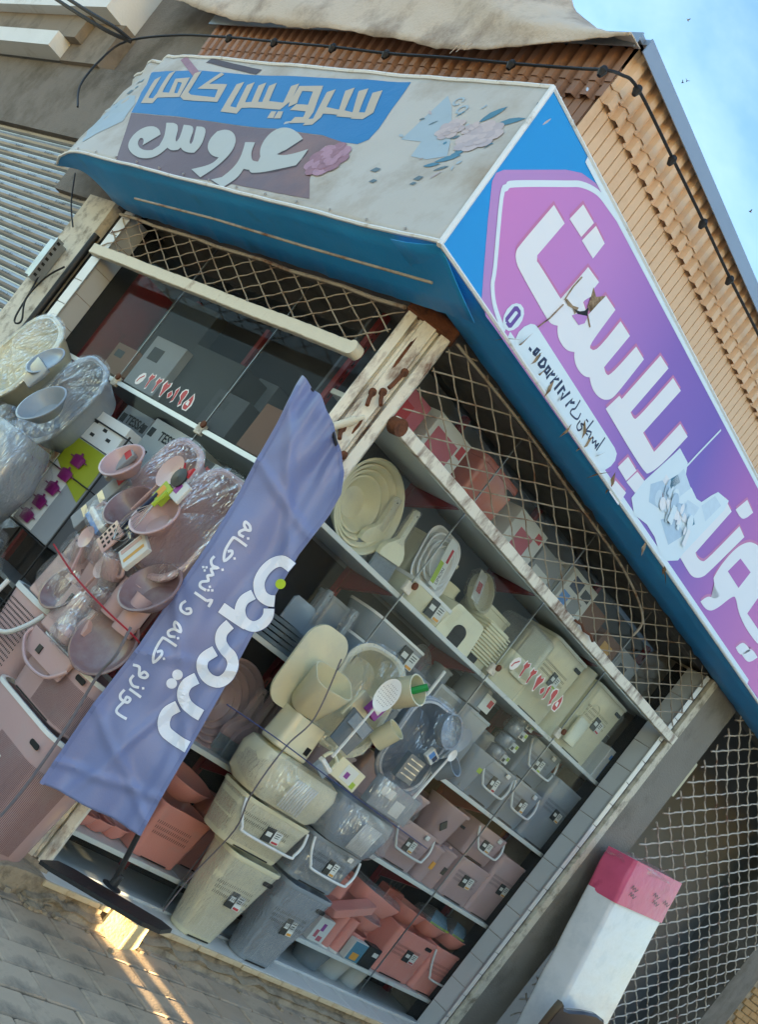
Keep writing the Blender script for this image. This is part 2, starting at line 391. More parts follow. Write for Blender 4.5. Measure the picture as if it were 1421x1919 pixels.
# white tile strips at both outer jambs
for nm, ox, frame in (('R', 4.108, None), ('L', -3.315, LZ)):
    jr = thing('window_jamb', 'white tiled jamb at the right end of the long window' if nm == 'R' else 'white tiled jamb at the far end of the left window', 'jamb')
    if frame: jr.rotation_euler = (0, 0, -math.pi / 2)
    w = .052 if nm == 'R' else .12
    MB().box(ox + .004, ox + w, .012, .16, .12, 3.42).build('core', 'mortar', jr)
    t2 = None
    for k in range(15):
        M = TR(ox - (0 if nm == 'R' else -w), .013, .125 + k * .22)
        if t2 is None: t2 = MB().box(-.004, .004, 0, .146, 0, .216, b=.0015).build('reveal_tile', 'tile_grey', jr, M)
        else: share(t2, 'reveal_tile', jr, M)
    t1 = None
    for k in range(17):
        M = TR(ox, -.004, .125 + k * .195)
        if t1 is None: t1 = MB().box(0, w, 0, .014, 0, .191, b=.002).build('jamb_tile', 'tile_white', jr, M)
        else: share(t1, 'jamb_tile', jr, M)
    MB().box(ox - .012 if nm == 'R' else ox + w + .002, ox - .005 if nm == 'R' else ox + w + .010, -.004, .010, .12, 3.42).build('metal_trim', 'alu', jr)

# ------------------------------------------------------------------ glazing
gr = thing('shop_window', 'long clear shop window facing the street, pale shelves behind', 'window')
glw = thing('shop_window', 'dim left shop window with reflections behind the pink goods', 'window', (0, 0, 0), -math.pi / 2)
def pane(root, x0, x1, z0, z1):
    return MB().box(x0 + .002, x1 - .002, .158, .162, z0, z1).build('pane', 'pane', root)
RJ = (.19, 1.185, 2.252, 3.268, 4.10)
for a, b in zip(RJ, RJ[1:]):
    pane(gr, a, b, .126, 2.398); pane(gr, a, b, 2.402, 3.45)
LJ = (-3.2, -2.3, -1.22, -.19)
for a, b in zip(LJ, LJ[1:]):
    pane(glw, a, b, .126, 2.398); pane(glw, a, b, 2.402, 3.45)
for root, js in ((gr, RJ[1:-1]), (glw, LJ[1:-1])):
    for x in js:
        MB().box(x - .002, x + .002, .155, .165, .126, 3.45).build('joint_strip', 'galv', root)
        MB().box(x - .035, x + .035, .146, .174, 2.365, 2.435, b=.004).build('clip', 'cream_flake', root)
        q = MB(); q.lathe([(0, 0), (.022, 0), (.022, .012), (.0, .016)], 14, TR(x + .02, .146, 2.43) @ RX(math.pi / 2)); q.build('screw', 'rust', root)
q = MB(); q.box(LJ[0], LJ[-1], .152, .168, 2.385, 2.414); q.build('rail', 'alu', glw)
q = MB(); q.box(.19, 4.1, .12, .2, .1, .14, b=.004); q.build('sill_rail', 'tile_grey', gr)
q = MB(); q.box(-3.2, -.19, .12, .2, .1, .14, b=.004); q.build('sill_rail', 'tile_grey', glw)

# awning bars across both windows
def bar(name, label, pts, r, m):
    t = thing(name, label, 'bar'); q = MB(); n = 90
    P = [Vector(pts[0]).lerp(Vector(pts[1]), i / n) for i in range(n + 1)]
    P = [p + Vector((0, .003 * noise.noise(p * 3), .004 * noise.noise(p * 2 + Vector((9, 9, 9))))) for p in P]
    d = (Vector(pts[1]) - Vector(pts[0])).normalized(); s_ = d.cross(Vector((0, 0, 1))).normalized()
    rings = []
    for i, p in enumerate(P):
        e1, e2 = .0035 * noise.noise(p * 17), .0035 * noise.noise(p * 21 + Vector((3, 3, 3)))
        rings.append([tuple(p + s_ * (a_ * r * .62) + Vector((0, 0, b_ * r + (e1 if b_ > 0 else e2)))) for a_, b_ in ((-1, -.9), (-.8, -1), (.8, -1), (1, -.9), (1, .9), (.8, 1), (-.8, 1), (-1, .9))])
    q.loft(rings, True, True, False); q.build('bar', m, t)
    return t
br = bar('window_bar', 'rusty cream steel bar across the top of the long window', ((.17, -.05, 2.905), (4.19, -.05, 2.912)), .034, 'cream_rust')
MB().lathe([(.02, -.03), (.045, -.03), (.045, .03), (.02, .03)], 14, TR(.2, -.05, 2.9) @ RX(math.pi / 2)).build('hinge_eye', 'rust', br)
for x in (2.28, 2.42): MB().tube([(x, -.09, 2.93), (x + .07, -.1, 2.94), (x + .13, -.1, 2.925)], .009, 6).build('hook', 'rust', br)
bl_ = bar('window_bar', 'cream steel bar over the left window under the lattice', ((-.05, 3.25, 3.075), (-.05, .28, 3.08)), .036, 'cream_paint')
MB().lathe([(.018, -.03), (.04, -.03), (.04, .03), (.018, .03)], 14, TR(-.05, .27, 3.08) @ RY(math.pi / 2)).build('hinge_eye', 'cream_paint', bl_)

# ------------------------------------------------------------------ lattices of crimped wire
mat('wire_cream', '#a89d8b', .6, .12, 20., dirt='#6f4a30', dscale=6., damt=.42)
mat('wire_grey', '#c9c0b4', .6, .12, 20., dirt='#7a5240', dscale=9., damt=.40)
def lattice(root, x0, x1, z0, z1, W_, H_, rw, m, y=0., top=None, bow=None):
    sl_ = H_ / W_; nwire = 0
    for sgn in (1, -1):
        c0 = (z0 - sl_ * x1) if sgn > 0 else (z0 + sl_ * x0); c1 = (z1 - sl_ * x0) if sgn > 0 else (z1 + sl_ * x1)
        c = c0 + H_ * .37; idx = 0
        while c < c1:
            xs = [x0, x1]
            for zz in (z0, z1): xs.append((zz - c) / (sgn * sl_))
            xs = sorted(max(x0, min(x1, v)) for v in xs); a, b = xs[1], xs[2]
            if b - a > W_ * .4:
                pts = []; n = max(2, int(round((b - a) / (W_ / 4))))
                for i in range(n + 1):
                    xx = a + (b - a) * i / n; zz = c + sgn * sl_ * xx
                    lim = top(xx) if top else 1e9
                    if zz > lim: continue
                    yy = y + sgn * rw * .8 * (1 if ((i + idx) % 2) else -1) + (bow(xx, zz) if bow else 0)
                    pts.append((xx, yy, zz + .004 * noise.noise((xx * 4, zz * 4, sgn * 3))))
                if len(pts) > 1:
                    MB().tube(pts, rw, 5, cap=False).build('wire', m, root); nwire += 1
            c += H_; idx += 1
    return nwire
lr = thing('window_lattice', 'cream diamond wire lattice between the sign and the long window', 'lattice')
lattice(lr, .19, 4.14, 2.96, 3.44, .245, .118, .0042, MATS['wire_cream'], -.01)
MB().tube(smooth_path([(.2, -.03, 3.40), (.9, -.035, 3.42), (1.6, -.04, 3.41), (2.4, -.045, 3.39), (2.9, -.05, 3.30), (2.95, -.05, 3.17)], 6), .008, 6).build('sagging_cord', 'wire_cream', lr)
ll = thing('window_lattice', 'cream diamond wire lattice above the left window bar', 'lattice', (0, 0, 0), -math.pi / 2)
lattice(ll, -3.28, -.19, 3.11, 3.40, .235, .112, .0042, MATS['wire_cream'], -.01)
MB().tube([(-3.3 + i * .26, -.03, 3.385 + .006 * math.sin(i * 2.1)) for i in range(13)], .011, 6).build('edge_rod', 'wire_cream', ll)

# ------------------------------------------------------------------ parapet cladding (trapezoid sheet) on both sides, cap flashing
def trap_sheet(root, name, x0, x1, z0, z1, y, m, pitch=.1, depth=.03, lean=0., groove=False):
    """ribbed sheet, front towards -y; ribs stand, one panel of the cladding"""
    prof = []; x = x0
    while x < x1 - 1e-6:
        for fx, d in (((0, depth), (.84, depth), (.88, 0), (.96, 0), (1., depth)) if groove else ((0, 0), (.32, 0), (.46, depth), (.86, depth), (1., 0))):
            xx = x + fx * pitch
            if xx <= x1 + 1e-6: prof.append((xx, d))
        x += pitch
    q = MB(); vs = [(a, y - d, z0) for a, d in prof] + [(a, y - d - lean, z1) for a, d in prof]; n = len(prof)
    q.add(vs, [(i, i + 1, n + i + 1, n + i) for i in range(n - 1)])
    return q.build(name, m, root, solid=.0025)
pr_ = thing('parapet', 'tan ribbed metal parapet above the purple sign', 'parapet')
pl_ = thing('parapet', 'brown ribbed metal parapet under the canvas above the dusty sign', 'parapet', (0, 0, 0), -math.pi / 2)
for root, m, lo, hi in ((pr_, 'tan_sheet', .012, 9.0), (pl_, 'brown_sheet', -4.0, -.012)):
    MB().box(lo + (.13 if root is pr_ else 0), hi - (.13 if root is pl_ else 0), .06, .5, 4.2, 5.03).build('backing', 'concrete_dark', root)
    x = lo
    while x < hi - .01:
        e = min(x + 1.0, hi)
        trap_sheet(root, 'lower_sheet', x, e, 4.3, 4.84, .055, m, 1 / 15, .022, 0., True)
        trap_sheet(root, 'middle_sheet', x, e, 4.735, 4.90, .03, m, .1, .03)
        trap_sheet(root, 'upper_sheet', x, e, 4.815, 5.03, .022, m, .1, .03, .008)
        x += 1.0
    MB().box(lo - .03 if lo > -1 else lo, hi + (.03 if hi < 1 else 0), -.055 if root is pr_ else -.053, .5, 5.03, 5.06 if root is pr_ else 5.058).box(lo - .031 if lo > -1 else lo, hi + (.031 if hi < 1 else 0), -.058, -.05, 4.985, 5.064 if root is pr_ else 5.063).build('cap_flashing', 'zinc_cap', root)

# ------------------------------------------------------------------ canvas thrown over the left parapet
tp = MB(); rows = []
lowz = [(-4.9, 5.22), (-4.64, 5.14), (-4.0, 5.02), (-3.27, 4.955), (-2.25, 4.92), (-1.7, 4.895), (-1.13, 4.845), (-.8, 4.862), (-.45, 4.915), (-.1, 4.965), (.03, 4.985)]
def itp(tab, x):
    for (a, b), (c, d) in zip(tab, tab[1:]):
        if x <= c: return b + (d - b) * max(0, (x - a)) / (c - a)
    return tab[-1][1]
topz = [(-4.9, 6.3), (-1.6, 6.2), (-1.0, 5.6), (-.62, 5.25), (-.3, 5.10), (-.1, 5.03), (.03, 5.0)]
NX = 110; NZ = 22
for i in range(NX + 1):
    x = -4.9 + 4.93 * i / NX; a = itp(lowz, x); b = itp(topz, x); row = []
    for j in range(NZ + 1):
        t = j / NZ; z = a + (b - a) * t
        f = .16 * (abs(math.sin((x * .55 + z * 1.9) * 3.1 + 1.6 * noise.noise((x * 1.1, z * 1.4, 0)))) - .5) * (.35 + .65 * t) * min(1, abs(b - a) * 2.5)
        f += .03 * noise.noise((x * 4, z * 9, 3)) + .012 * noise.noise((x * 17, z * 17, 8))
        row.append((x, -.12 - .05 * math.sin(t * 3.1) + f * .55 + .10 * t, z + .012 * noise.noise((x * 9, 0, 1)) * (1 - t)))
    rows.append(row)
tp.loft(rows, False, False, True, closed=False)
tarp = tp.build('canvas_tarp', 'tarp', None, LZ, solid=.006)
tag(tarp, 'creased beige canvas sheet hanging over the parapet top', 'tarp')
q = MB()
for x in (-1.02, -.98, -.93): q.tube([(x, -.16, 4.85), (x - .01, -.17, 4.77 + (x + 1) * .3)], .0022, 4)
q.build('frayed_thread', 'tarp', tarp)

# ------------------------------------------------------------------ neighbour on the left: pilaster, shutter, banded front
nl = thing('neighbour_building', 'plastered neighbour shop front with white bands left of the corner shop', 'building', (0, 0, 0), -math.pi / 2)
rings = []
for k in range(30):
    z = -.05 + 3.52 * k / 29; w = .018 * noise.noise((z * 5, 0, 3)) + .008 * noise.noise((z * 23, 5, 3))
    rings.append([(-3.50 + w, -.01, z), (-3.50 + w, .3, z), (-3.92, .3, z), (-3.92 + w * .5, -.012, z)])
MB().loft(rings, True, True, False).build('pilaster', 'cream_flake', nl)
MB().box(-3.49, -3.20, .06, .3, -.05, 3.5).build('recess', 'black', nl)
MB().tube([(-3.455, .0, .1), (-3.455, .0, 3.2)], .028, 10).build('black_pipe', 'black_plastic', nl)
MB().box(-9.5, -3.93, .02, .35, 3.9, 4.56).box(-4.6, -3.5, .021, .3, 3.45, 3.899).build('wall', 'concrete_dark', nl)
MB().box(-9.5, -6.12, -.16, .02, 4.585, 4.735).build('white_band', 'band_white', nl)
MB().box(-9.5, -5.9, -.10, .3, 4.737, 4.96).box(-6.1, -5.35, -.02, .3, 4.561, 4.96).build('brown_band', 'band_brown', nl)
MB().box(-9.5, -5.45, -.20, .3, 4.962, 5.9).build('upper_wall', 'band_white', nl)
MB().box(-5.44, -3.9, .12, .4, 4.4, 6.4).build('party_wall', 'concrete_dark', nl)
sh = thing('roller_shutter', 'closed grey ribbed roller shutter beside the left pilaster', 'shutter', (0, 0, 0), -math.pi / 2)
mat('shutter', '#9a9b9a', .4, .1, 6., .05, metal=.6, dirt='#84837e', dscale=3., damt=.4, stretch=(1, 1, 6))
mat('shutter_ink', '#4f5052', .6, .1)
MB().box(-8.6, -3.95, .1, .14, -.05, 3.9).build('backing', 'back_dark', sh)
sp = [(0, .0), (.012, .014), (.03, .022), (.05, .014), (.058, .0), (.07, .0)]
s0 = None
for k in range(52):
    z = 3.86 - k * .0745
    if s0 is None:
        q = MB(); q.loft([[(x, .09 - d, zz) for zz, d in sp] for x in (-8.6, -3.95)], False, False, False, closed=False); s0 = q.build('slat', 'shutter', sh, TR(0, 0, z))
    else: share(s0, 'slat', sh, TR(0, 0, z))
ink = None
for k in range(2, 26):
    for j in range(5):
        x = -4.35 - j * .62 - (k % 3) * .19 + random.uniform(-.04, .04); z = 3.86 - k * .0745
        if ink is None:
            q = MB()
            for i in range(9):
                w = .006 if i % 3 else .012
                q.add([(i * .021, 0, .0), (i * .021 + w, 0, 0), (i * .021 + w + .004, .0, .02 - .006 * (i % 2)), (i * .021 + .004, .0, .02 - .006 * (i % 2))], [(0, 1, 2, 3)])
            ink = q.build('stamp_mark', 'shutter_ink', sh, TR(x, .0665, z + .022))
        else: share(ink, 'stamp_mark', sh, TR(x, .0665, z + .022))
mb_ = thing('meter_box', 'small grey electric bracket box on the left pilaster', 'electric box', (-.06, 3.74, 2.86), -math.pi / 2)
MB().box(-.06, .06, -.04, .05, -.16, .16, b=.006).build('case', 'galv', mb_)
MB().box(.062, .085, -.06, .0, -.17, .17).build('slotted_rail', 'galv', mb_)
for k in range(7): MB().box(.086, .089, -.045, -.02, -.14 + k * .045, -.12 + k * .045).build('slot', 'black', mb_)

# ------------------------------------------------------------------ neighbour on the right: wire grille, dark store, brick edge
ng = thing('neighbour_building', 'dim neighbour store behind a wire grille right of the concrete pier', 'building')
MB().box(4.78, 12., 2.2, 2.3, 0, 4.3).box(4.78, 4.85, .3, 2.2, 0, 4.3).build('back_wall', 'wall_grey', ng)
MB().box(4.78, 12., .02, .5, 3.62, 4.3).build('lintel', 'concrete', ng)
MB().box(4.78, 12., -.02, 2.2, -.3, .12).build('floor', 'concrete_dark', ng)
MB().box(7.95, 8.5, .0, .4, .0, 3.62).build('grey_post', 'concrete_dark', ng)
MB().box(4.78, 12., .3, 2.3, 4.31, 4.4).box(11.9, 12., .5, 2.2, 0, 4.3).build('ceiling', 'wall_grey', ng)
b0 = None
for r_ in range(30):
    for c_ in range(4):
        M = TR(8.52 + c_ * .21 + (.1 if r_ % 2 else 0), -.02 + random.uniform(-.003, .003), .6 + r_ * .07)
        if b0 is None: b0 = MB().box(0, .2, 0, .1, 0, .06, b=.004).build('brick', 'brick_tan', ng, M)
        else: share(b0, 'brick', ng, M)
MB().box(8.5, 9.5, .0, .3, .5, 2.75).build('brick_bed', 'mortar', ng)
lg = thing('wire_grille', 'large woven wire grille across the neighbouring shop front', 'grille')
lattice(lg, 4.80, 7.93, .55, 3.6, .30, .15, .007, MATS['wire_grey'], -.03, bow=lambda x, z: -.05 * math.sin(x * 1.3) * math.sin(z * 1.2))

# ------------------------------------------------------------------ unseen, added for the light: wall shades the pavement, slit board lets streaks through
op = thing('shade_wall', 'unseen rendered wall across the street, added to shade the shop front', 'building')
mat('render_far', '#b3a791', .9, .1, .7, dirt='#8d8371', dscale=.5, damt=.4)
GY = -14.0
kx = math.tan(rad(SUN_AZ))
edges = [-3.4, .1, 1.35, 14.]           # gap left open so the low sun reaches the slit board
topz_ = 2.15
q = MB()
for a, b in zip(edges[::2], edges[1::2]): q.box(a, b, GY - .3, GY, -.3, topz_)
q.box(-3.4, 14, GY - .3, GY, topz_ + .001, 5.6 + (8 - GY) * math.tan(rad(SUN_EL)))
q.build('wall', 'render_far', op)

hd = thing('slit_board', 'unseen low boards with narrow slits, added to shape the sun streaks', 'slit board')  # added out of view to cut the sun into two pavement streaks
for a, b in ((-.6, .565), (.655, .785), (.865, 2.0)): MB().box(a, b, -6.53, -6.5, 0, 1.3).build('board', 'render_far', hd)
MB().box(-.6, 2.0, -6.57, -6.531, 1.2, 1.3).build('rail', 'render_far', hd)

# ================================================================== signs
mat('sign_blue', '#1c93d8', .42, .04, 2., .12, 300.)
mat('sign_blue_under', '#2398dc', .5, .10, 4., .25, 40., dirt='#357fa8', dscale=2.5, damt=.30)
mat('sign_white', '#e9e9ea', .42, .02, 3., .1, 300.)
mat('sign_ice', '#dbe9ee', .42, .03, 3., .1, 300.)
mat('sign_shadow', '#c77aa6', .45, .03)
mat('sign_navy', '#20304f', .45, .05)
mat('sign_violet', '#6c4a99', .45, .05)
mat('piping', '#dfe3e2', .5, .05, 20., dirt='#a79c86', dscale=8., damt=.33)
mat('vinyl_dusty', '#bab9b3', .6, .07, 2.4, .2, 60., dirt='#a1988a', dscale=1.5, damt=.42)
mat('vinyl_blue', '#2277b2', .55, .05, 3., .15, 60.)
mat('vinyl_brown', '#6a5a60', .55, .18, 1.4, .15, 60., dirt='#866a66', dscale=1.1, damt=.4)
mat('ink_sand', '#b9af9e', .6, .03)
mat('ink_pale', '#b3bab8', .6, .03)
mat('ink_shade', '#4b4146', .6, .05)
mat('ink_mauve', '#a98699', .6, .2, 30.); mat('ink_blush', '#bfb3b4', .6, .1, 30.); mat('ink_leaf', '#4a7f98', .6, .2, 30.)
mat('ink_rose', '#b3a9ad', .6, .15, 30.)
mat('ink_pink', '#94707f', .6, .25, 30.)
mat('ink_skyblue', '#9fb3bf', .6, .05)
mat('ink_dark', '#5f7680', .6, .2)
mat('torn', '#9b8468', .9, .3, 30., .5, dirt='#5c4631', dscale=20., damt=.45)
def grad_mat(key, stops, axis='X', lo=0., hi=1.):
    m = bpy.data.materials.new(key); m.use_nodes = True; t = m.node_tree; N = t.nodes; b = N['Principled BSDF']; b.inputs['Roughness'].default_value = .42
    co = N.new('ShaderNodeTexCoord'); sx = N.new('ShaderNodeSeparateXYZ'); t.links.new(co.outputs['Object'], sx.inputs[0])
    mr = N.new('ShaderNodeMapRange'); mr.inputs['From Min'].default_value = lo; mr.inputs['From Max'].default_value = hi; t.links.new(sx.outputs[axis], mr.inputs['Value'])
    r = N.new('ShaderNodeValToRGB'); t.links.new(mr.outputs[0], r.inputs['Fac'])
    while len(r.color_ramp.elements) < len(stops): r.color_ramp.elements.new(.5)
    for e, (p, c) in zip(r.color_ramp.elements, stops): e.position = p; e.color = srgb(c) + (1,)
    t.links.new(r.outputs['Color'], b.inputs['Base Color']); MATS[key] = m; return m
# the print runs from pink at the corner through violet to magenta further along
grad_mat('print_pink', [(0, '#d07fc0'), (.22, '#bf7fc4'), (.42, '#8a62b6'), (.58, '#7658b2'), (.72, '#a65fb0'), (1., '#d06cab')], 'X', -.4, 4.2)
grad_mat('print_glow', [(0, '#b98ac4'), (.3, '#b37fc0'), (1., '#9a6ab4')], 'X', -.5, 4.2)

SRv = Vector((0, .34, 1.04)).normalized(); SRn = Vector((0, -1.04, .34)).normalized(); SRo = Vector((0, -.34, 3.48))
def srf(u, v, off): return SRo + Vector((1, 0, 0)) * u + SRv * v + SRn * (off * .3)
HR = math.hypot(.34, 1.04)
sr = thing('shop_sign', 'pink and purple printed shop sign with large white Persian lettering', 'sign')
XR = 6.6
def grid_face(fn, us, vs, name, m, parent, off=0.):
    q = MB(); rows = [[tuple(fn(u, v, off)) for v in vs] for u in us]
    q.loft(rows, False, False, True, closed=False); return q.build(name, m, parent)
# blue backing face: left edge slants from the front corner up to the wall corner
q = MB(); rows = []
for i in range(61):
    rows.append([tuple(srf((-.5 + .23 * (j / 8)) + (XR + .5 - .23 * j / 8) * i / 60, HR * j / 8, 0)) for j in range(9)])
q.loft(rows, False, False, True, closed=False); q.build('face', 'sign_blue', sr)
q = MB(); rows = []
for i in range(80):
    x = -.5 + (XR + .5) * i / 79; sag = .008 * noise.noise((x * 2.2, 0, 5)); rip = .012 * noise.noise((x * 9, 1, 5))
    rows.append([(x if x > -.49 else -.5, -.34, 3.476), (x, -.25, 3.462 + sag), (x, -.15, 3.45 + sag + rip * .3), (x, -.03, 3.446 + rip)])
q.loft(rows, False, False, True, closed=False); q.build('underside', 'sign_blue_under', sr, solid=.003)
for a, b, n_ in (((-.5, 0), (XR, 0), 60), ((-.27, HR), (XR, HR), 60), ((-.5, 0), (-.27, HR), 10)):
    q = MB(); q.tube([tuple(srf(a[0] + (b[0] - a[0]) * i / n_, a[1] + (b[1] - a[1]) * i / n_, .004 + .003 * noise.noise((i * .9, a[1], 0)))) for i in range(n_ + 1)], .011, 6); q.build('piping', 'piping', sr)
# pink printed panel, its pale glow, white outline
glow = [(-0.194, 0.133), (-0.299, 0.309), (-0.376, 0.453), (-0.375, 0.5), (-0.338, 0.551), (0.046, 0.906), (0.161, 0.992), (0.287, 1.046), (0.397, 1.065)]
panel = [(-0.129, 0.187), (-0.279, 0.447), (-0.276, 0.508), (-0.233, 0.567), (0.088, 0.859), (0.196, 0.952), (0.331, 1.025), (0.464, 1.05)]
endg = [(-0.12, 0.015), (-0.046, -0.023), (0.042, -0.02)]
endp = [(-0.094, 0.113), (-0.027, 0.057), (0.069, 0.022), (0.114, 0.018)]
# run both along the sign, ending in a rounded tail beyond the picture
tail = [(4.1, 0.067), (3.829, 0.015), (3.521, 0.021)]
xt = glow[-1]
def along(head, foot, top, bot, xr):
    return head + [(xr, top), (xr, bot)] + foot[::-1]
drape([[p for p in along(glow, endg, HR - .012, .012, 4.5)]], 'glow', MATS['print_glow'], sr, srf, .003, .35)
drape([[p for p in along(panel, endp, HR - .02, .02, 4.3)]], 'panel', MATS['print_pink'], sr, srf, .006, .35)
ol = [endp[3], endp[2], endp[1], endp[0]] + panel[:] + [(panel[-1][0] + .1, HR - .03)]
drape(ribbon(smooth_path([(a, b, 0) for a, b in ol], 4), .030), 'outline', MATS['sign_ice'], sr, srf, .009)
drape(ribbon([(.15, HR - .028), (1.5, HR - .028), (3., HR - .028), (4.4, HR - .028), (5., HR - .03)], .034), 'edge_band', MATS['sign_ice'], sr, srf, .0092)
drape(ribbon([(.15, .028), (1.5, .028), (3., .028), (4.0, .028)], .03), 'edge_band', MATS['sign_ice'], sr, srf, .0093)
LET = [
 [(0.066, 0.712), (0.193, 0.713), (0.117, 0.484), (0.104, 0.447), (0.119, 0.425), (0.144, 0.427), (0.396, 0.428), (0.496, 0.703), (0.627, 0.717), (0.572, 0.547), (0.649, 0.527), (0.722, 0.711), (0.85, 0.72), (0.763, 0.441), (0.776, 0.421), (0.835, 0.442), (0.931, 0.711), (1.063, 0.717), (0.954, 0.435), (0.991, 0.419), (1.034, 0.438), (1.155, 0.718), (1.272, 0.721), (1.159, 0.418), (1.131, 0.363), (1.091, 0.325), (1.042, 0.298), (0.976, 0.281), (0.912, 0.287), (0.871, 0.31), (0.821, 0.279), (0.738, 0.269), (0.685, 0.289), (0.667, 0.315), (0.603, 0.275), (0.517, 0.269), (0.475, 0.29), (0.458, 0.315), (0.405, 0.283), (0.344, 0.28), (0.031, 0.299), (-0.017, 0.311), (-0.045, 0.339), (-0.04, 0.382)],
 [(0.264, 0.891), (0.398, 0.894), (0.351, 0.766), (0.213, 0.757)],
 [(0.422, 0.897), (0.544, 0.891), (0.505, 0.763), (0.366, 0.757)],
 [(1.41, 0.849), (1.537, 0.857), (1.347, 0.427), (1.396, 0.42), (1.431, 0.44), (1.62, 0.851), (1.749, 0.856), (1.542, 0.426), (1.724, 0.42), (1.879, 0.716), (2.011, 0.717), (1.863, 0.435), (1.772, 0.31), (1.714, 0.266), (1.113, 0.286), (1.185, 0.42), (1.218, 0.422)],
 [(1.491, 0.233), (1.624, 0.23), (1.564, 0.124), (1.433, 0.129)],
 [(1.636, 0.23), (1.753, 0.238), (1.696, 0.129), (1.57, 0.121)],
 [(1.461, 0.062), (1.609, 0.076), (1.582, -0.022), (1.445, -0.02)],
 [(2.739, 0.731), (2.871, 0.725), (2.611, 0.269), (2.652, 0.257), (2.728, 0.273), (2.775, 0.303), (3.046, 0.72), (3.167, 0.709), (2.856, 0.255), (2.809, 0.205), (2.748, 0.164), (2.678, 0.136), (2.599, 0.133), (2.407, 0.144)],
 [(3.019, 0.906), (3.164, 0.896), (3.061, 0.766), (2.912, 0.765)],
 [(3.219, 0.702), (3.093, 0.576), (2.984, 0.382), (2.957, 0.28), (3.03, 0.241), (3.124, 0.249), (3.096, 0.197), (2.972, 0.162), (2.901, 0.078), (3.019, 0.077), (3.137, 0.138), (3.304, 0.339), (3.363, 0.356), (3.479, 0.298), (3.728, 0.277), (4.029, 0.305), (4.244, 0.381), (4.421, 0.501), (4.233, 0.664), (3.945, 0.734), (3.68, 0.792), (3.478, 0.8), (3.332, 0.764)],
 [(3.697, 0.2), (3.862, 0.206), (3.738, 0.099), (3.618, 0.107)],
 [(3.854, 0.23), (4.011, 0.226), (3.899, 0.12), (3.745, 0.118)],
 [(4.468, 0.46), (4.814, 0.447), (5.072, 0.621), (4.699, 0.64)],
]
for k, p in enumerate(LET):
    p = soften(p)
    sh_ = [(a - .012, b + .014) for a, b in p]
    o = drape([p], 'letter', MATS['sign_white'], sr, srf, .0125, .4)
    drape([sh_], 'letter_shadow', MATS['sign_shadow'], o, srf, .0105, .4)
for p in ([(3.222, 0.577), (3.113, 0.418), (3.346, 0.421), (3.438, 0.593)], [(3.687, 0.531), (3.608, 0.366), (3.952, 0.375), (3.998, 0.509)]):
    drape([p], 'letter_counter', MATS['print_pink'], sr, srf, .0140, .4)
# picture of white kitchenware on the print
wb = drape([[(1.743, 0.242), (1.68, 0.086), (1.771, 0.033), (1.94, 0.07), (2.075, 0.065), (2.193, 0.028), (2.316, 0.042), (2.437, 0.114), (2.471, 0.188), (2.773, 0.68), (2.781, 0.75), (2.605, 0.706), (2.538, 0.638), (2.451, 0.536), (2.379, 0.515), (2.275, 0.526), (2.169, 0.507), (2.121, 0.607), (1.975, 0.613), (1.93, 0.537)]], 'kitchenware_picture', MATS['sign_ice'], sr, srf, .0145, .4)
wbc = [(1.955, 0.324), (2.372, 0.323)]
mat('pic_a', '#c9dbe6', .45, .1, 30.); mat('pic_b', '#b4cbdc', .45, .1, 30.); mat('pic_c', '#a06a72', .5, .3, 60.)
for poly, m in (([(2.104, 0.554), (2.264, 0.519), (2.164, 0.388), (2.001, 0.38)], 'pic_a'), ([(1.817, 0.264), (1.922, 0.357), (2.081, 0.35), (2.023, 0.22), (1.868, 0.177)], 'pic_b'), ([(1.917, 0.261), (1.971, 0.307), (2.043, 0.285), (1.992, 0.234)], 'pic_c'), ([(2.282, 0.448), (2.453, 0.497), (2.394, 0.336), (2.218, 0.298)], 'pic_a'), ([(2.064, 0.178), (2.227, 0.29), (2.393, 0.266), (2.257, 0.118)], 'pic_b'), ([(2.467, 0.52), (2.587, 0.666), (2.705, 0.667), (2.586, 0.479)], 'pic_a'), ([(1.984, 0.396), (2.064, 0.488), (2.119, 0.469), (2.052, 0.379)], 'ink_leaf'), ([(2.368, 0.362), (2.428, 0.412), (2.47, 0.389), (2.426, 0.341)], 'ink_leaf'), ([(2.13, 0.231), (2.202, 0.262), (2.202, 0.227), (2.15, 0.21)], 'ink_leaf')):
    drape([poly], 'picture_patch', MATS[m], wb, srf, .0165)
for k in range(30):
    t_ = k / 30; cc = Vector((wbc[0][0], wbc[0][1])).lerp(Vector((wbc[1][0], wbc[1][1])), random.random()); cx_ = cc.x + random.uniform(-.10, .10); cy_ = cc.y + random.uniform(-.08, .08); r1, r2 = random.uniform(.015, .05), random.uniform(.015, .06)
    if k % 3: p = [(cx_ + r1 * math.cos(a), cy_ + r2 * math.sin(a)) for a in [i * .524 for i in range(12)]]
    else: p = [(cx_ - r1, cy_ - r2), (cx_ + r1, cy_ - r2 * .9), (cx_ + r1 * .8, cy_ + r2), (cx_ - r1 * .9, cy_ + r2 * .9)]
    drape([p], 'picture_patch', MATS[('sign_white', 'pic_a', 'sign_ice', 'pic_b', 'sign_white')[k % 5]], wb, srf, .0170 + k * .002)
drape(ribbon([(2.356, 1), (2.201, 0.726), (2.058, 0.46)], .013), 'mop_picture', MATS['sign_ice'], sr, srf, .0146)
